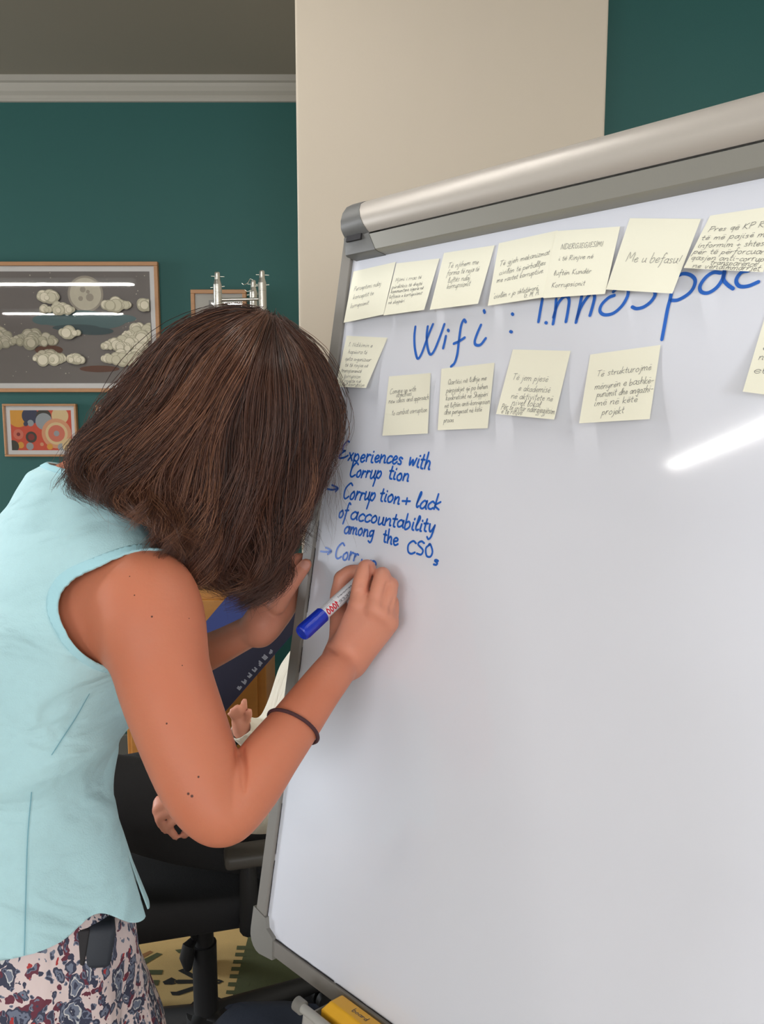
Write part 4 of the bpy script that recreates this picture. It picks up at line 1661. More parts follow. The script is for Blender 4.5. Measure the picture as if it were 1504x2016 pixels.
Fb = Field(np.arange(-.74, -.16, .004), np.arange(.68, 1.26, .004), np.arange(.86, 1.50, .004))
torso(Fb, .011, k=.02, z0=.70, z1=1.43, flare=.010, folds=bl_folds)
for sg in (-1, 1):
    Fb.ellipsoid(np.array([-.43, .935, 1.215]) + FW * .085 + RT * sg * .065, (RT, FW, UPZ), (.074, .066, .075), k=.06)
Fb.chain([SRj + [.012, -.006, 0], SRj + [-.012, 0, 0], SRj * .5 + NB * .5 + [0, 0, .005], NB], [.050, .052, .049, .056], k=.035)
Fb.chain([SLj, SLj * .5 + NB * .5 + [0, 0, .005], NB], [.051, .048, .056], k=.035)
Fb.chain([NB - [0, 0, .02], NB * .5 + SKB * .5 + [-.005, 0, .008]], [.061, .057], k=.03)
bV, bF = Fb.mesh()
bV = smooth_mesh(bV, bF, 2, .5)
del Fb
# neckline, armholes, hem
nd = SKB - NB
nd = nd / np.linalg.norm(nd)
nax = np.array([.25, .1, .96])
nax /= np.linalg.norm(nax)
gn = .03 - ((bV - (NB + np.array([-.012, -.004, .025]))) @ nax)
AHC = SRj + np.array([-.016, .004, -.021])          # middle of the right armhole
AX = np.array([.80, -.56, .12])
AX /= np.linalg.norm(AX)
AV = UPZ - (UPZ @ AX) * AX
AV /= np.linalg.norm(AV)
AW = np.cross(AX, AV)


def armhole(P, c, ax, av, aw, ru=.066, rw=.073):
    q = P - c
    r = np.sqrt((q @ av / ru) ** 2 + (q @ aw / rw) ** 2) - 1
    r = r * min(ru, rw)
    return np.where(q @ ax > -.055, r, .5)


AHL = SLj + np.array([.012, -.004, -.030])
AXL = np.array([-.80, .56, .12])
AXL /= np.linalg.norm(AXL)
AVL = UPZ - (UPZ @ AXL) * AXL
AVL /= np.linalg.norm(AVL)
AWL = np.cross(AXL, AVL)


def hem_z(P):
    th = np.arctan2((P - WB) @ FW, (P - WB) @ RT)
    return .908 + .031 / (1 + np.exp((th + .1) / .09)) + .036 * np.exp(-((th - .06) / .2) ** 2) - .002 * np.exp(-((th - .75) / .3) ** 2)


gz = bV[:, 2] - hem_z(bV)
thb = np.arctan2((bV - WB) @ FW, (bV - WB) @ RT)
slit = np.abs(thb - .47) * .15 - .0062 * np.clip((1.0 - bV[:, 2]) / .09, -.2, 1)
ga = np.minimum(armhole(bV, AHC, AX, AV, AW), armhole(bV, AHL, AXL, AVL, AWL))
g = np.minimum(np.minimum(gn, gz), ga)
g = np.minimum(g, np.where(bV[:, 2] < 1.01, slit, .5))
sel = np.abs(g) < .0004
g = np.where(sel, np.sign(g) * .0004 + (g == 0) * .0004, g)
Vc, Fcc = clip_mesh(bV, bF.tolist(), g)
bo = new_obj('blouse', Vc, Fcc, M_blouse, woman, True)
thicken(bo, .0016, 1)
# bindings: narrow bands along armholes and neckline, lying on the blouse
bN = vnormals(bV, bF)


def band(name, gf, wid):
    gg = np.minimum(g, wid - gf)
    a, c = clip_mesh(bV + bN * .0012, bF.tolist(), gg)
    o = new_obj(name, a, c, M_bind, woman, True)
    thicken(o, .0014, 1)


gar, gal = armhole(bV, AHC, AX, AV, AW), armhole(bV, AHL, AXL, AVL, AWL)
band('armhole_binding', gar, .0065)
band('armhole_binding', gal, .0065)
band('neck_binding', gn, .006)
# seams: dart and back princess seam as narrow stitched lines on the cloth
M_seam = mat('seam_thread', rgb(120, 172, 186), .8)


def on_blouse(px, py):
    r = ray(px, py)
    r = r / np.linalg.norm(r)
    D = bV - CAM
    t = D @ r
    e = np.linalg.norm(D - t[:, None] * r, axis=1)
    c = np.where(e < .007)[0]
    if not len(c):
        return None, None
    i = c[np.argmin(t[c])]
    t0 = t[i]
    j = c[t[c] < t0 + .012]
    w = 1 / (e[j] + .0008)
    tt = (t[j] * w).sum() / w.sum()
    return CAM + r * (tt - .0034), bN[i]


b = MB()
for path in (((176, 1366), (150, 1412), (120, 1458), (102, 1486)), ((62, 1560), (55, 1640), (52, 1720), (50, 1800), (48, 1880))):
    pp = catmull(path, 10)
    pts, nn = [], []
    for x, y in pp:
        p, n_ = on_blouse(x, y)
        if p is not None:
            pts.append(p)
            nn.append(n_)
    if len(pts) > 2:
        b.ribbon(pts, nn, .0011)
b.build('seam_line', M_seam, woman)

# skirt --------------------------------------------------------------


def skirt_mat():
    m = mat('paisley_print', rgb(218, 200, 198), .7)
    nt = m.node_tree
    bs = nt.nodes['Principled BSDF']
    N = nt.nodes.new
    L = nt.links.new
    tc = N('ShaderNodeTexCoord')
    nz = N('ShaderNodeTexNoise')
    nz.inputs['Scale'].default_value = 38
    nz.inputs['Detail'].default_value = 3
    L(tc.outputs['UV'], nz.inputs['Vector'])
    ad = N('ShaderNodeMix')
    ad.data_type = 'RGBA'
    ad.blend_type = 'LINEAR_LIGHT'
    ad.inputs['Factor'].default_value = .02
    L(tc.outputs['UV'], ad.inputs['A'])
    L(nz.outputs['Color'], ad.inputs['B'])
    last = None
    base = rgb(222, 204, 202)
    navy, wine, slate, red, pale = rgb(56, 60, 82), rgb(104, 44, 62), rgb(112, 120, 140), rgb(176, 52, 52), rgb(206, 206, 206)

    def layer(prev, scale, offx, thr, cols, rings, pick, rnd=1.0):
        vo = N('ShaderNodeTexVoronoi')
        vo.inputs['Scale'].default_value = scale
        vo.inputs['Randomness'].default_value = rnd
        mp = N('ShaderNodeMapping')
        mp.inputs['Location'].default_value = (offx, offx * .7, 0)
        L(ad.outputs['Result'], mp.inputs['Vector'])
        L(mp.outputs[0], vo.inputs['Vector'])
        rp = N('ShaderNodeValToRGB')
        rp.color_ramp.interpolation = 'CONSTANT'
        el = rp.color_ramp.elements
        el[0].position = 0
        el[0].color = cols[0]
        el[1].position = rings[0]
        el[1].color = cols[1]
        for c, q in zip(cols[2:], rings[1:]):
            e = el.new(q)
            e.color = c
        L(vo.outputs['Distance'], rp.inputs['Fac'])
        lt = N('ShaderNodeMath')
        lt.operation = 'LESS_THAN'
        L(vo.outputs['Distance'], lt.inputs[0])
        lt.inputs[1].default_value = thr
        sp = N('ShaderNodeSeparateColor')
        L(vo.outputs['Color'], sp.inputs[0])
        gt = N('ShaderNodeMath')
        gt.operation = 'GREATER_THAN'
        L(sp.outputs['Red'], gt.inputs[0])
        gt.inputs[1].default_value = pick
        mu = N('ShaderNodeMath')
        mu.operation = 'MULTIPLY'
        L(lt.outputs[0], mu.inputs[0])
        L(gt.outputs[0], mu.inputs[1])
        mx = N('ShaderNodeMix')
        mx.data_type = 'RGBA'
        L(mu.outputs[0], mx.inputs['Factor'])
        if prev is None:
            mx.inputs['A'].default_value = base
        else:
            L(prev, mx.inputs['A'])
        L(rp.outputs['Color'], mx.inputs['B'])
        return mx.outputs['Result']
    last = layer(last, 58, .13, .40, (wine, wine, wine), (.1, .3), .30)
    last = layer(last, 54, .71, .44, (pale, navy, slate, navy), (.07, .14, .30), .22)
    last = layer(last, 78, .37, .20, (red, red), (.1,), .62)
    last = layer(last, 27, .05, .42, (slate, pale, navy, slate, pale, navy), (.06, .10, .16, .26, .30), .32)
    last = layer(last, 110, .57, .42, (navy, navy, slate), (.1, .3), .55)
    L(last, bs.inputs['Base Color'])
    return m


M_skirt = skirt_mat()
add_wrinkles(M_skirt, 9, .010, (1.6, 1.6, .7))
SKT = np.vstack([np.array([[.40, -.452, .90, .235, .185], [.55, -.452, .90, .222, .170], [.70, -.454, .897, .204, .152]]), TORSO[2:6] + np.array([0, 0, 0, .001, .004])])
NT, NZ = 160, 70
sv, sf, suv = [], [], []
for j in range(NZ + 1):
    z = .40 + (.99 - .40) * j / NZ
    c = [np.interp(z, SKT[:, 0], SKT[:, q]) for q in range(1, 5)]
    for i in range(NT):
        th = 2 * math.pi * i / NT
        fo = .006 * math.sin(11 * th + .5) * min(1, max(0, (.94 - z) / .25)) + .003 * math.sin(23 * th + 4 * z) * min(1, max(0, (.9 - z) / .3))
        p = np.array([c[0], c[1], z]) + RT * (c[2] + fo) * math.cos(th) + FW * (c[3] + fo) * math.sin(th)
        sv.append(p)
        suv.append((th * .16, z))
for j in range(NZ):
    for i in range(NT):
        i2 = (i + 1) % NT
        sf.append((j * NT + i, j * NT + i2, (j + 1) * NT + i2, (j + 1) * NT + i))
so = new_obj('skirt', sv, sf, M_skirt, woman, True)
uvl = so.data.uv_layers.new(name='cloth')
for p in so.data.polygons:
    for li in p.loop_indices:
        vi = so.data.loops[li].vertex_index
        u, v = suv[vi]
        i = vi % NT
        if i == 0 and any(so.data.loops[l].vertex_index % NT == NT - 1 for l in p.loop_indices):
            u = 2 * math.pi * .16
        uvl.data[li].uv = (u, v)
thicken(so, .0015, 1)

# dark pouch clipped at the waistband
M_pouch = mat('dark_pouch', rgb(40, 46, 56), .55, bump=.1, bscale=300)
pcn = U(187, 1852, .797)
th0 = -.05
wt = np.array([.38, -.92, 0])
wt /= np.linalg.norm(wt)
wr = np.array([-wt[1], wt[0], 0])
z_ = UPZ


def pframe(x, y, z):
    ca, sa = math.cos(-.22), math.sin(-.22)
    return pcn + wr * (x * ca - z * sa) + wt * (y - .30 * z) + z_ * (x * sa + z * ca)


b = MB()
b.box((-.023, -.02, -.026), (.021, .006, .016), 0, pframe, bev=.006)
po = b.build('waist_pouch', M_pouch, woman, True)
b = MB()
b.box((-.0245, -.019, -.020), (-.008, .0082, .015), 0, pframe, bev=.002)
b.build('clip', M_gunk, po)

# hair tie round her forearm
M_tie = mat('brown_elastic', rgb(72, 40, 44), .8, bump=.5, bscale=500)
tc_ = (np.array(U(577, 1432, .828)) + np.array(U(577, 1430, .828))) / 2
ta = U(622, 1368, .862) - U(535, 1485, .80)
ta /= np.linalg.norm(ta)
tx = np.cross(ta, UPZ)
tx /= np.linalg.norm(tx)
ty = np.cross(ta, tx)
ring = []
RTi = 53 * .828 / 1500 + .0018
for k in range(49):
    a = 2 * math.pi * k / 48
    ring.append(tc_ + RTi * (math.cos(a) * tx + math.sin(a) * ty) + ta * .004 * math.sin(a * 1 + .8))
b = MB()
b.tube(ring, .0021, 10, cap=False)
b.build('hair_tie', M_tie, woman, True)

# hair ----------------------------------------------------------------
GD = [
 [(500, 619), (440, 620), (362, 655), (282, 735), (208, 805), (160, 862), (164, 930), (204, 984)],
 [(506, 620), (452, 636), (376, 688), (308, 780), (246, 866), (208, 930), (225, 990), (282, 1036)],
 [(512, 621), (470, 660), (404, 732), (348, 830), (298, 920), (272, 990), (300, 1045), (350, 1078)],
 [(518, 623), (484, 682), (430, 776), (390, 880), (358, 970), (352, 1045), (378, 1100), (416, 1138)],
 [(524, 625), (494, 708), (456, 804), (436, 910), (424, 1010), (424, 1090), (434, 1146), (446, 1186)],
 [(530, 628), (512, 725), (494, 830), (486, 930), (480, 1030), (486, 1105), (490, 1160), (474, 1194)],
 [(537, 631), (540, 740), (540, 840), (536, 950), (526, 1040), (520, 1110), (522, 1165), (506, 1202)],
 [(543, 634), (582, 730), (598, 830), (584, 930), (560, 1020), (542, 1085), (532, 1135), (520, 1178)],
 [(549, 638), (604, 712), (632, 812), (620, 895), (594, 960), (566, 1020), (558, 1065), (552, 1098)],
 [(556, 642), (622, 702), (652, 792), (652, 856), (628, 903), (606, 943), (592, 972), (586, 998)],
]
BUL = [.015, .06, .095, .115, .125, .125, .115, .09, .055, .012]
PRF = [.30, .90, 1.06, 1.06, 1.0, .95, .92, .90]
OVR = {0: -.005, 1: .01, 2: .025, 3: .03}
G3 = []
for k, (gl, bu) in enumerate(zip(GD, BUL)):
    row = []
    for j, (x, y) in enumerate(gl):
        d = 1.035 - bu * PRF[j]
        row.append((x, y, d))
    G3.append(row)
G3 = np.array(G3, dtype=float)          # guides x points x (px, py, depth)
# the hair from the back of the head lies over the neck and shoulder
for k, row in ((0, (1.02, 1.01, .985, .94, .912, .892, .874, .862)), (1, (1.01, .965, .935, .905, .885, .868, .856, .850)), (2, (1.0, .935, .905, .885, .872, .860, .848, .842)), (3, (1.0, .925, .902, .89, .885, .88, .875, .872)), (4, (1.02, .915, .903, .9, .9, .9, .9, .9)), (5, (1.03, .91, .902, .905, .91, .915, .915, .915)), (6, (1.03, .915, .908, .915, .925, .93, .93, .93)), (7, (1.03, .93, .925, .935, .945, .95, .95, .95))):
    G3[k, :, 2] = row


def guide(s):
    s = min(max(s, 0), len(GD) - 1.0001)
    i = int(s)
    f = s - i
    w = G3[i] * (1 - f) + G3[i + 1] * f
    return catmull(w, 3)


M_hair = bpy.data.materials.new('brown_hair')
M_hair.use_nodes = True
nt = M_hair.node_tree
pb = nt.nodes['Principled BSDF']
pb.inputs['Roughness'].default_value = .42
pb.inputs['Specular IOR Level'].default_value = .55
at = nt.nodes.new('ShaderNodeAttribute')
at.attribute_name = 'strand_tint'
rp = nt.nodes.new('ShaderNodeValToRGB')
el = rp.color_ramp.elements
el[0].position, el[0].color = 0.0, rgb(46, 30, 25)
el[1].position, el[1].color = 1.0, rgb(146, 100, 72)
e = el.new(.5)
e.color = rgb(92, 58, 44)
nt.links.new(at.outputs['Fac'], rp.inputs['Fac'])
nt.links.new(rp.outputs[0], pb.inputs['Base Color'])

hv, hf, ht = [], [], []
nvh = 0


def add_strands(P, r0, tint):
    """P: strands x points x 3"""
    global nvh
    S, n, _ = P.shape
    T = np.gradient(P, axis=1)
    T /= np.linalg.norm(T, axis=2)[..., None] + 1e-9
    a = np.cross(T, np.array([.3, 1.0, .2]))
    a /= np.linalg.norm(a, axis=2)[..., None] + 1e-9
    c = np.cross(T, a)
    rr = r0[:, None] * (1 - .75 * np.linspace(0, 1, n)[None, :] ** 3)
    rings = []
    for k in range(3):
        q = 2 * math.pi * k / 3
        rings.append(P + rr[..., None] * (math.cos(q) * a + math.sin(q) * c))
    R = np.stack(rings, 2)              # S,n,3,3
    hv.append(R.reshape(-1, 3))
    base = nvh + np.arange(S)[:, None] * n * 3 + np.arange(n - 1)[None, :] * 3
    base = base.reshape(-1)
    for k in range(3):
        k2 = (k + 1) % 3
        hf.append(np.stack([base + k, base + k2, base + 3 + k2, base + 3 + k], 1))
    ht.append(np.repeat(tint, n * 3))
    nvh += S * n * 3


def U_arr(A):
    x = (A[..., 0] - 752) / FPX
    v = -(A[..., 1] - 1008) / FPX
    y = math.cos(TILT) + math.sin(TILT) * v
    z = -math.sin(TILT) + math.cos(TILT) * v
    k = A[..., 2] / y
    return np.stack([x * k, A[..., 2], 1.5 + z * k], -1)


hr = np.random.default_rng(5)
SGM = np.linspace(0, 1, 22)


CEN = (.4, 1.5, 2.6, 3.6, 4.5, 6.1, 7.0, 8.2, 9.0)


def lock(s, push, n, spread, far=False, tint=0.4, wave=1.0, ends=1.0, start=0.0, mix=None):
    g = guide(s)
    if mix is not None:
        g = g.copy()
        fz = np.minimum(2 * 1.06 - g[:, 2] + .02, 1.2)
        g[:, 2] = g[:, 2] * (1 - mix) + fz * mix
    if far:
        g = g.copy()
        g[:, 2] = 2 * 1.06 - g[:, 2] + .02
        g[:, 2] = np.minimum(g[:, 2], 1.2)
    g[:, 2] += push
    # locks gather towards a few curls at their ends
    ce = min(CEN, key=lambda c: abs(c - s))
    gc = guide(ce)
    wgt = (np.linspace(0, 1, len(g)) ** 2.2)[:, None] * .55
    g[:, :2] = g[:, :2] * (1 - wgt) + gc[:, :2] * wgt
    # resample
    L = (start + (1 - start) * np.linspace(0, 1, 22)) * (len(g) - 1) * ends
    i = np.clip(L.astype(int), 0, len(g) - 2)
    f = (L - i)[:, None]
    g = g[i] * (1 - f) + g[i + 1] * f
    C = U_arr(g)
    ph = 1.9 * s + hr.normal(0, .55)
    fr = hr.uniform(1.7, 2.2)
    am = .023 * wave * SGM ** 1.2
    C = C + np.stack([am * np.sin(fr * 6.28 * SGM + ph), am * np.cos(fr * 6.28 * SGM + ph) * .8, am * .3 * np.sin(5 * SGM + ph)], 1)
    cu = np.clip((SGM - .72) / .28, 0, 1) ** 2
    C = C + np.stack([cu * hr.normal(0, .012), cu * 0, cu * hr.uniform(-.004, .010)], 1)
    off = hr.normal(0, 1, (n, 3)) * spread
    shape = (.55 + .75 * np.sin(np.pi * np.clip(SGM * .9, 0, 1)) - .50 * SGM ** 2)[None, :, None]
    P = C[None] + off[:, None, :] * shape
    # each hair wanders a little
    p2 = hr.uniform(0, 6.28, (n, 1, 3))
    f2 = hr.uniform(2, 5, (n, 1, 3))
    P = P + .0030 * np.sin(f2 * 6.28 * SGM[None, :, None] / 2 + p2) * SGM[None, :, None]
    # ragged ends
    cut = hr.uniform(.86, 1.0, n)
    P = P[:, :1] + (np.stack([np.stack([np.interp(SGM * c, SGM, P[q, :, d]) for d in range(3)], 1) for q, c in enumerate(cut)]) - P[:, :1])
    add_strands(P, hr.uniform(.00030, .00048, n), np.clip(tint + hr.normal(0, .10, n), 0, 1))


for i in range(380):
    s = hr.uniform(0, 9)
    tint = .34 + .2 * max(0, 1 - abs(s - 2.2) / 2.2) + hr.normal(0, .2)
    lock(s, hr.uniform(-.010, .030), 36, .0050, tint=tint, ends=hr.uniform(.88, 1.0), wave=hr.uniform(.3, 1.5), start=max(0, hr.uniform(-.06, .12)))
for i in range(70):
    lock(hr.uniform(0, 9), hr.uniform(.022, .07), 18, .009, tint=.18)
for i in range(90):
    lock(hr.uniform(0, 9), -hr.uniform(0, .03), 18, .009, far=True, tint=.3)
# the back of the hair, between the near and the far side
for i in range(90):
    lock(hr.uniform(-.0, 1.2), 0, 22, .0065, tint=.32 + hr.normal(0, .15), mix=hr.uniform(.05, .95), wave=hr.uniform(.4, 1.2), ends=hr.uniform(.88, 1))
# fly-away hairs round the outline
FL = []
for i in range(260):
    s = hr.choice([hr.uniform(7.2, 9), hr.uniform(0, 1.0), hr.uniform(3, 8)], p=[.5, .2, .3])
    g = guide(s)
    L = np.linspace(0, len(g) - 1, 22)
    ii = np.clip(L.astype(int), 0, len(g) - 2)
    f = (L - ii)[:, None]
    g = g[ii] * (1 - f) + g[ii + 1] * f
    C = U_arr(g)
    a = hr.normal(0, 1, 3) * .010
    bb = hr.normal(0, 1, 3) * .012
    C = C + a[None] * np.sin(np.pi * SGM[:, None] * hr.uniform(.8, 1.6)) + bb[None] * SGM[:, None] ** 2 * np.sin(9 * SGM[:, None] + hr.uniform(0, 6))
    C[:, 0] += (.012 if s > 7 else -.004) * np.sin(np.pi * SGM) * hr.uniform(0, 1.6)
    FL.append(C)
add_strands(np.array(FL), hr.uniform(.00014, .00024, len(FL)), hr.uniform(.1, .6, len(FL)))
# wisps hanging in front of the board's edge
WS = []
for i in range(46):
    x0, y0 = hr.uniform(600, 668), hr.uniform(840, 930)
    n = 22
    y1 = y0 + hr.uniform(60, 200)
    t = SGM
    pts = np.stack([x0 + (hr.uniform(-26, 34)) * t + 9 * np.sin(t * hr.uniform(4, 9) + hr.uniform(0, 6)) * t, y0 + (y1 - y0) * t, np.full(n, .985) - .01 * t], 1)
    WS.append(U_arr(pts))
add_strands(np.array(WS), hr.uniform(.00013, .0002, len(WS)), hr.uniform(.1, .5, len(WS)))
# inner mass under the strands: two sheets and the scalp
for far in (False, True):
    rows = []
    for s in np.linspace(0.15, 8.85, 40):
        g = guide(s).copy()
        if far:
            g[:, 2] = np.minimum(2 * 1.06 - g[:, 2] + .02, 1.2) - .02
        else:
            g[:, 2] += .026
        rows.append(U_arr(g[:-5]))
    R = np.array(rows)
    S, n, _ = R.shape
    hv.append(R.reshape(-1, 3))
    idx = nvh + np.arange(S * n).reshape(S, n)
    hf.append(np.stack([idx[:-1, :-1].ravel(), idx[:-1, 1:].ravel(), idx[1:, 1:].ravel(), idx[1:, :-1].ravel()], 1))
    ht.append(np.full(S * n, .12))
    nvh += S * n
A_, B_ = 28, 40
vv = []
for i in range(A_ + 1):
    a = math.pi * i / A_
    for j in range(B_):
        c = 2 * math.pi * j / B_
        f, l, u = math.sin(a) * math.cos(c), math.sin(a) * math.sin(c), math.cos(a)
        vv.append(HC - FD * .012 + HU * .014 + FD * .094 * f + HL * .075 * l + HU * .085 * u)
vv = np.array(vv)
rel = vv - HC
ff = []
for i in range(A_):
    for j in range(B_):
        q = [i * B_ + j, (i + 1) * B_ + j, (i + 1) * B_ + (j + 1) % B_, i * B_ + (j + 1) % B_]
        c = rel[q].mean(0)
        if not (c @ FD > .045 and c @ HU < .055) and c @ HU > -.06:
            ff.append([nvh + k for k in q])
hv.append(vv)
hf.append(np.array(ff))
ht.append(np.full(len(vv), .12))
nvh += len(vv)
HV, HF, HT = np.vstack(hv), np.vstack(hf), np.concatenate(ht)
me = bpy.data.meshes.new('hair')
me.vertices.add(len(HV))
me.vertices.foreach_set('co', (HV - WB).astype(np.float32).ravel())
me.loops.add(HF.size)
me.loops.foreach_set('vertex_index', HF.astype(np.int32).ravel())
me.polygons.add(len(HF))
me.polygons.foreach_set('loop_start', np.arange(0, HF.size, 4, dtype=np.int32))
me.polygons.foreach_set('use_smooth', np.ones(len(HF), dtype=bool))
me.materials.append(M_hair)
me.update(calc_edges=True)
a_ = me.attributes.new('strand_tint', 'FLOAT', 'POINT')
a_.data.foreach_set('value', HT.astype(np.float32))
ho = bpy.data.objects.new('hair', me)
COL.objects.link(ho)
ho.parent = woman

# ------------------------------------------------------------------ black office chair behind the board
M_blackf = mat('black_chair_fabric', rgb(22, 22, 24), .9, bump=.3, bscale=400)
M_blackp = mat('black_plastic', rgb(30, 30, 31), .6)
M_greyarm = mat('dark_grey_armrest', rgb(74, 70, 64), .5)
M_leather = mat('black_leather', rgb(34, 34, 34), .38, bump=.5, bscale=60)
CX, CY = -.412, 1.635
ch = empty('office_chair', (CX, CY, 0), 'black office chair carrying the seated person in the white shirt', 'chair')
cf = np.array([-.968, -.25, 0])
cr = np.array([cf[1], -cf[0], 0])


def CF(x, y, z):
    """chair frame: x forward, y to its right"""
    return np.array([CX, CY, 0]) + cf * x + cr * y + EZ * z


b = MB()
b.box((-.23, -.25, .482), (.25, .25, .556), 0, CF, bev=.03)
b.build('seat', M_blackf, ch, True)
b = MB()
b.box((-.15, -.12, .44), (.13, .12, .481), 0, CF, bev=.008)
b.build('seat_mechanism', M_blackp, ch)
b = MB()
P = [CF(-.24, 0, .50), CF(-.285, 0, .60), CF(-.30, 0, .80), CF(-.325, 0, 1.02), CF(-.33, 0, 1.08)]
Q = catmull(P, 4)
W_ = np.interp(np.linspace(0, 1, len(Q)), [0, .2, .6, 1], [.15, .16, .16, .13])
n = len(Q)
vs = []
for p, w in zip(Q, W_):
    vs += [p - cr * w + cf * .02, p + cr * w + cf * .02, p + cr * w - cf * .025, p - cr * w - cf * .025]
fs = [[0, 1, 2, 3], [4 * (n - 1) + k for k in (3, 2, 1, 0)]]
for i in range(n - 1):
    for k in range(4):
        k2 = (k + 1) % 4
        fs.append([4 * i + k, 4 * i + 4 + k, 4 * i + 4 + k2, 4 * i + k2])
b.add(vs, fs)
b.build('backrest', M_blackf, ch)
for sg in (-1, 1):
    b = MB()
    b.box((-.30, sg * .285 - .028, .655), (-.04, sg * .285 + .028, .685), 0, CF, bev=.01)
    ar = b.build('armrest', M_greyarm, ch, True)
    b = MB()
    b.tube([CF(-.085, sg * .285, .66), CF(-.085, sg * .283, .53), CF(-.085, sg * .262, .505), CF(-.085, sg * .235, .50)], [.016, .019, .019, .016], 12)
    b.build('support', M_blackp, ar, True)
b = MB()
b.tube([(CX, CY, .10), (CX, CY, .30)], .028, 20)
b.tube([(CX, CY, .28), (CX, CY, .44)], .022, 20)
b.build('gas_column', M_blackp, ch, True)
b = MB()
b.tube([CF(.05, -.08, .452), U(384, 1846, 1.62), U(371, 1862, 1.60), U(368, 1885, 1.60), U(370, 1908, 1.60)], [.007, .008, .014, .017, .009], 12)
b.build('tilt_lever', M_blackp, ch, True)
b = MB()
b.tube([(CX, CY, .075), (CX, CY, .13)], [.055, .045], 20)
for k in range(5):
    a = 2 * math.pi * k / 5 + math.radians(32)
    d = np.array([math.cos(a), math.sin(a), 0])
    b.tube([np.array([CX, CY, .105]) + d * .02, np.array([CX, CY, .075]) + d * .31], [.032, .02], 10)
b.build('star_base', M_blackp, ch, True)
for k in range(5):
    a = 2 * math.pi * k / 5 + math.radians(32)
    d = np.array([math.cos(a), math.sin(a), 0])
    t_ = np.array([-d[1], d[0], 0])
    c = np.array([CX, CY, .029]) + d * .31
    b = MB()
    for sg in (-1, 1):
        b.tube([c + t_ * sg * .006, c + t_ * sg * .024], .0275, 18)
    b.tube([c, c + EZ * .045], .008, 8)
    b.build('caster', M_blackp, ch, True)

# ------------------------------------------------------------------ the seated person, mostly hidden by the board and the woman
SB = np.array([-.2, 1.62, 0.0])
sit = empty('person', SB, 'seated person in a white shirt and black trousers, a ringed hand on the knee', 'person')
sfw = np.array([-.95, -.31, 0])
sfw /= np.linalg.norm(sfw)
srt = np.array([sfw[1], -sfw[0], 0])
ST = np.array([
    [.55, -.20, 1.62, .15, .11], [.62, -.20, 1.62, .178, .125], [.72, -.175, 1.615, .158, .11], [.85, -.135, 1.605, .158, .108], [.96, -.085, 1.60, .170, .105],
    [1.04, -.045, 1.595, .160, .088], [1.10, -.02, 1.592, .12, .070], [1.15, -.01, 1.59, .065, .055], [1.20, -.008, 1.59, .05, .048]])
SN = np.array([-.012, 1.59, 1.125])
SHd = np.array([.0, 1.572, 1.36])
SL_ = SN - srt * .165 + EZ * -.055
SR_ = SN + srt * .165 + EZ * -.055
LEGN = [np.array([-.19, 1.545, .63]), np.array([-.40, 1.49, .69]), np.array([-.62, 1.44, .755]), np.array([-.72, 1.42, .58]), np.array([-.745, 1.40, .40])]
LEGF = [np.array([-.22, 1.70, .625]), np.array([-.45, 1.74, .62]), np.array([-.68, 1.75, .59]), np.array([-.72, 1.76, .35]), np.array([-.70, 1.77, .11])]
LR_ = [.088, .082, .066, .056, .042]
NEAR = [SL_, U(560, 1480, 1.37), U(548, 1575, 1.32), U(470, 1590, 1.335), U(388, 1598, 1.355)]
FARA = [SR_, U(600, 1440, 1.74), U(575, 1478, 1.66), U(526, 1462, 1.60), U(480, 1436, 1.555)]
NRr = [.05, .043, .037, .031, .025]


def sit_field(step, g):
    F = Field(np.arange(-.86, .26, step), np.arange(1.22, 1.96, step), np.arange(-.012, 1.56, step))
    return F


Fs = sit_field(.0052, 0)
torso(Fs, k=.01, z0=.55, z1=1.20, table=ST, fw=sfw, rt=srt)
Fs.chain([SL_, SN, SR_], [.045, .055, .045], k=.03)
Fs.chain([SN, SN * .4 + SHd * .6, SHd + EZ * -.05], [.052, .05, .05], k=.02)
sl3 = np.cross(sfw, EZ)
Fs.ellipsoid(SHd + EZ * .02, (sfw, sl3, EZ), (.097, .076, .095), k=.01)
Fs.chain([SHd + sfw * .025 - EZ * .03, SHd + sfw * .06 - EZ * .095], [.062, .030], k=.03)
Fs.chain([SHd + sfw * .088 + EZ * .01, SHd + sfw * .115 - EZ * .035], [.008, .012], k=.012)
Fs.chain([SHd + sfw * .09 + sl3 * .02 - EZ * .066, SHd + sfw * .1 - EZ * .066, SHd + sfw * .09 - sl3 * .02 - EZ * .066], [.004, .008, .004], k=.008)
for sg in (-1, 1):
    Fs.ellipsoid(SHd + sfw * .095 + sl3 * sg * .032, (sfw, sl3, EZ), (.014, .016, .011), k=.01, sub=True)
    Fs.ellipsoid(SHd + sl3 * sg * .078 - EZ * .01, (sfw, sl3, EZ), (.018, .008, .03), k=.006)
Fs.chain(NEAR, [r * .85 for r in NRr], k=.012)
Fs.chain(FARA, [r * .85 for r in NRr], k=.012)
Fs.chain(LEGN, [r * .85 for r in LR_], k=.02)
Fs.chain(LEGF, [r * .85 for r in LR_], k=.02)
for a in (LEGN[-1], LEGF[-1]):
    f0 = a - EZ * .055
    Fs.chain([f0, f0 + np.array([-.15, -.05, -.015])], [.036, .026], k=.02)
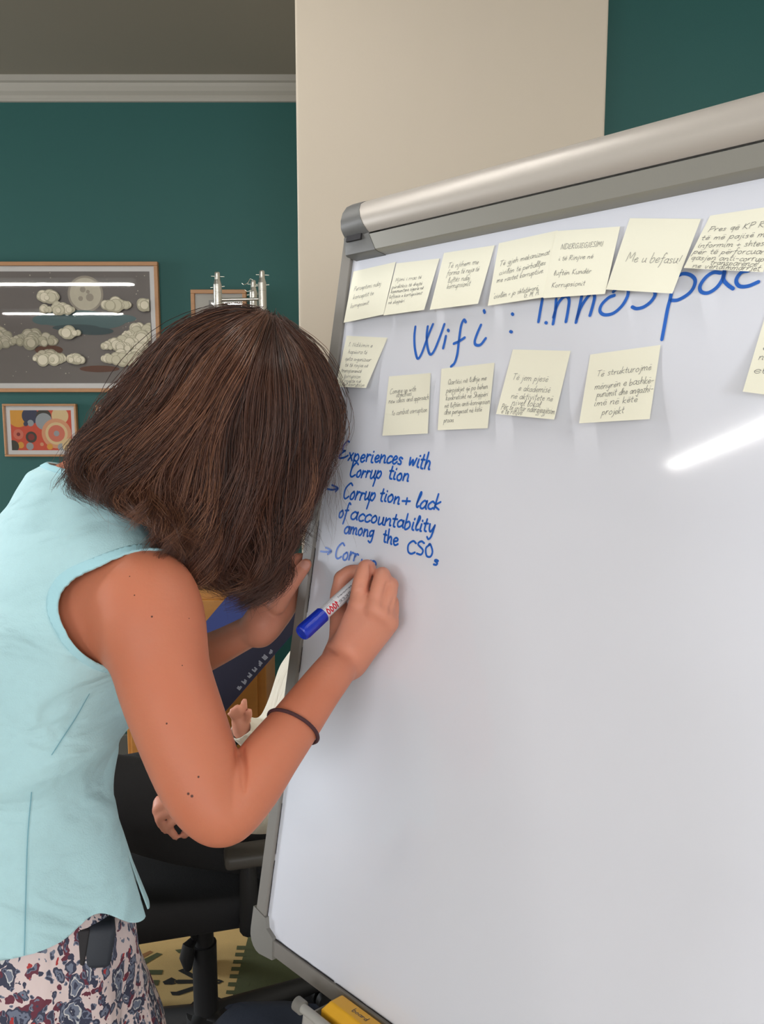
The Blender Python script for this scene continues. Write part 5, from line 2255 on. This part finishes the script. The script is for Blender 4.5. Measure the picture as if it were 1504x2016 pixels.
# hand on the knee
hc = U(374, 1598, 1.352)
Fs.chain([U(392, 1598, 1.355), hc, U(356, 1592, 1.352)], [.024, .024, .021], k=.02)
for P, R in (((U(352, 1574, 1.350), U(330, 1570, 1.338), U(311, 1577, 1.338), U(312, 1592, 1.342)), .0088), ((U(352, 1586, 1.345), U(330, 1582, 1.330), U(309, 1593, 1.330), U(315, 1612, 1.338)), .0092),
             ((U(356, 1598, 1.342), U(334, 1598, 1.326), U(314, 1612, 1.326), U(326, 1634, 1.334)), .0090), ((U(364, 1608, 1.342), U(346, 1613, 1.324), U(333, 1627, 1.326), U(346, 1648, 1.334)), .0082)):
    Fs.chain(list(P), [R * 1.1, R * 1.05, R, R * .82], k=.004)
Fs.chain([U(384, 1612, 1.350), U(374, 1630, 1.342), U(364, 1642, 1.344)], [.012, .0105, .0085], k=.006)
# raised hand behind
Fs.chain([FARA[-1], U(474, 1420, 1.545)], [.021, .020], k=.012)
for P, R in (((U(476, 1412, 1.543), U(479, 1396, 1.535), U(481, 1380, 1.53)), .0078), ((U(471, 1411, 1.537), U(472, 1398, 1.522), U(466, 1392, 1.517)), .0076), ((U(466, 1413, 1.535), U(464, 1401, 1.522), U(458, 1398, 1.517)), .0072), ((U(463, 1417, 1.535), U(458, 1408, 1.522), U(452, 1406, 1.517)), .0066), ((U(482, 1420, 1.54), U(489, 1410, 1.53), U(491, 1400, 1.525)), .008)):
    Fs.chain(list(P), [R * 1.1, R, R * .85], k=.003)
v_, f_ = Fs.mesh()
v_ = smooth_mesh(v_, f_, 1, .4)
del Fs
M_skin2 = skin_mat('fair_skin', rgb(214, 148, 124))
new_obj('body', v_, f_, M_skin2, sit, True)

Fs = sit_field(.007, 0)


def sh_folds(th, Z, r, f):
    return .004 * np.sin(30 * Z + 8 * r) + .003 * np.sin(5 * th + 12 * Z)


torso(Fs, .022, k=.02, z0=.60, z1=1.19, table=ST, fw=sfw, rt=srt, folds=sh_folds)
Fs.chain([SL_, SN, SR_], [.056, .062, .056], k=.03)
Fs.chain(NEAR[:4], [r + .012 for r in NRr[:4]], k=.02)
Fs.chain(FARA, [.06, .052, .048, .040, .028], k=.02)
for (x, y, d) in ((545, 1450, 1.63), (520, 1462, 1.585), (498, 1436, 1.56)):
    Fs.chain([U(x - 14, y - 14, d - .03), U(x, y + 16, d - .034)], [.004, .004], k=.012)
v_, f_ = Fs.mesh()
v_ = smooth_mesh(v_, f_, 2, .5)
g = np.minimum(v_[:, 2] - .625, .052 - np.maximum(0, (v_ - SN) @ np.array([-.15, -.05, .98])))
ga_ = np.where(np.linalg.norm(v_ - FARA[-1], axis=1) < .08, (FARA[-1] - v_) @ ((FARA[-1] - FARA[-2]) / np.linalg.norm(FARA[-1] - FARA[-2])) + .012, .5)
g = np.minimum(g, ga_)
a_, c_ = clip_mesh(v_, f_.tolist(), g)
M_shirt = mat('white_cotton_shirt', rgb(226, 220, 204), .85, bump=.25, bscale=60)
add_wrinkles(M_shirt, 12, .02)
thicken(new_obj('shirt', a_, c_, M_shirt, sit, True), .0015, 1)
del Fs
Fs = sit_field(.008, 0)
torso(Fs, .010, k=.02, z0=.54, z1=.76, table=ST, fw=sfw, rt=srt)
Fs.chain(LEGN, [r + .012 for r in LR_], k=.02)
Fs.chain(LEGF, [r + .012 for r in LR_], k=.02)
v_, f_ = Fs.mesh()
v_ = smooth_mesh(v_, f_, 2, .5)
g = .735 - v_[:, 2] + 10 * np.maximum(0, -.34 - v_[:, 0])
a_, c_ = clip_mesh(v_, f_.tolist(), g)
M_trous = mat('black_trousers', rgb(26, 26, 28), .9, bump=.3, bscale=300)
new_obj('trousers', a_, c_, M_trous, sit, True)
del Fs
for a in (LEGN[-1], LEGF[-1]):
    f0 = a - EZ * .058
    b = MB()
    dv = np.array([-.155, -.052, -.015])
    b.tube([f0 + dv * q for q in (-.35, -.3, -.1, .3, .7, 1.05, 1.15)], [.02, .036, .044, .042, .036, .028, .012], 16)
    b.build('shoe', M_leather, sit, True)
# short hair cap
vv, ff = [], []
for i in range(17):
    a = math.pi * .58 * i / 16
    for j in range(32):
        c = 2 * math.pi * j / 32
        vv.append(SHd + EZ * .022 - sfw * .008 + sfw * .104 * math.sin(a) * math.cos(c) + sl3 * .083 * math.sin(a) * math.sin(c) + EZ * .102 * math.cos(a))
for i in range(16):
    for j in range(32):
        q = [i * 32 + j, (i + 1) * 32 + j, (i + 1) * 32 + (j + 1) % 32, i * 32 + (j + 1) % 32]
        c = sum(vv[k] for k in q) / 4 - SHd
        if not (c @ sfw > .05 and c[2] < .07):
            ff.append(q)
thicken(new_obj('hair', vv, ff, mat('dark_brown_hair', rgb(48, 34, 28), .5, bump=.6, bscale=90), sit, True), .006, -1)
# silver ring on the first finger
b = MB()
c = U(322, 1573.5, 1.338)
ax_ = U(311, 1577, 1.338) - U(330, 1570, 1.338)
ax_ /= np.linalg.norm(ax_)
e1 = np.cross(ax_, EZ)
e1 /= np.linalg.norm(e1)
e2_ = np.cross(ax_, e1)
b.tube([c + .0096 * (math.cos(t) * e1 + math.sin(t) * e2_) for t in np.linspace(0, 2 * math.pi, 25)], .0013, 8, cap=False)
b.build('ring', M_chain, sit, True)


# ------------------------------------------------------------------ navy bag on the floor by the chair
M_bag = mat('navy_bag_cloth', rgb(34, 42, 58), .85, bump=.3, bscale=200, var=.1, vscale=15)
bgx, bgy = -.2, 1.25
bag = empty('backpack', (bgx, bgy, 0.01), 'dark navy backpack standing on the floor under the board\'s lower left corner', 'bag')


def bagpt(x, y, z):
    return np.array([bgx + x + .02 * math.sin(9 * z), bgy + y, z])


vs, fs = [], []
LV = ((.0105, .9), (.04, 1.0), (.12, 1.04), (.22, 1.0), (.32, .93), (.39, .8), (.425, .58), (.44, .25), (.443, .02))
for i, (z, s) in enumerate(LV):
    for k in range(32):
        a = 2 * math.pi * k / 32
        ca, sa = math.cos(a), math.sin(a)
        w = 1 + .025 * math.sin(7 * a + 3 * i)
        vs.append(bagpt(.135 * s * w * math.copysign(abs(ca) ** .6, ca), .095 * s * w * math.copysign(abs(sa) ** .6, sa), z))
for i in range(len(LV) - 1):
    for k in range(32):
        k2 = (k + 1) % 32
        fs.append([i * 32 + k, i * 32 + k2, (i + 1) * 32 + k2, (i + 1) * 32 + k])
fs.append(list(range(32))[::-1])
fs.append([8 * 32 + k for k in range(32)])
new_obj('body', vs, fs, M_bag, bag, True)
b = MB()
b.box((-.095, -.125, .05), (.095, -.085, .21), 0, bagpt, bev=.015)
b.build('front_pocket', M_bag, bag, True)
for x in (-.07, .07):
    b = MB()
    b.tube(catmull([bagpt(x, .07, .40), bagpt(x, .125, .30), bagpt(x, .12, .14), bagpt(x, .09, .05)], 6), .012, 8, ell=((1, 0, 0), (1.6, .5)))
    b.build('shoulder_strap', M_bag, bag, True)
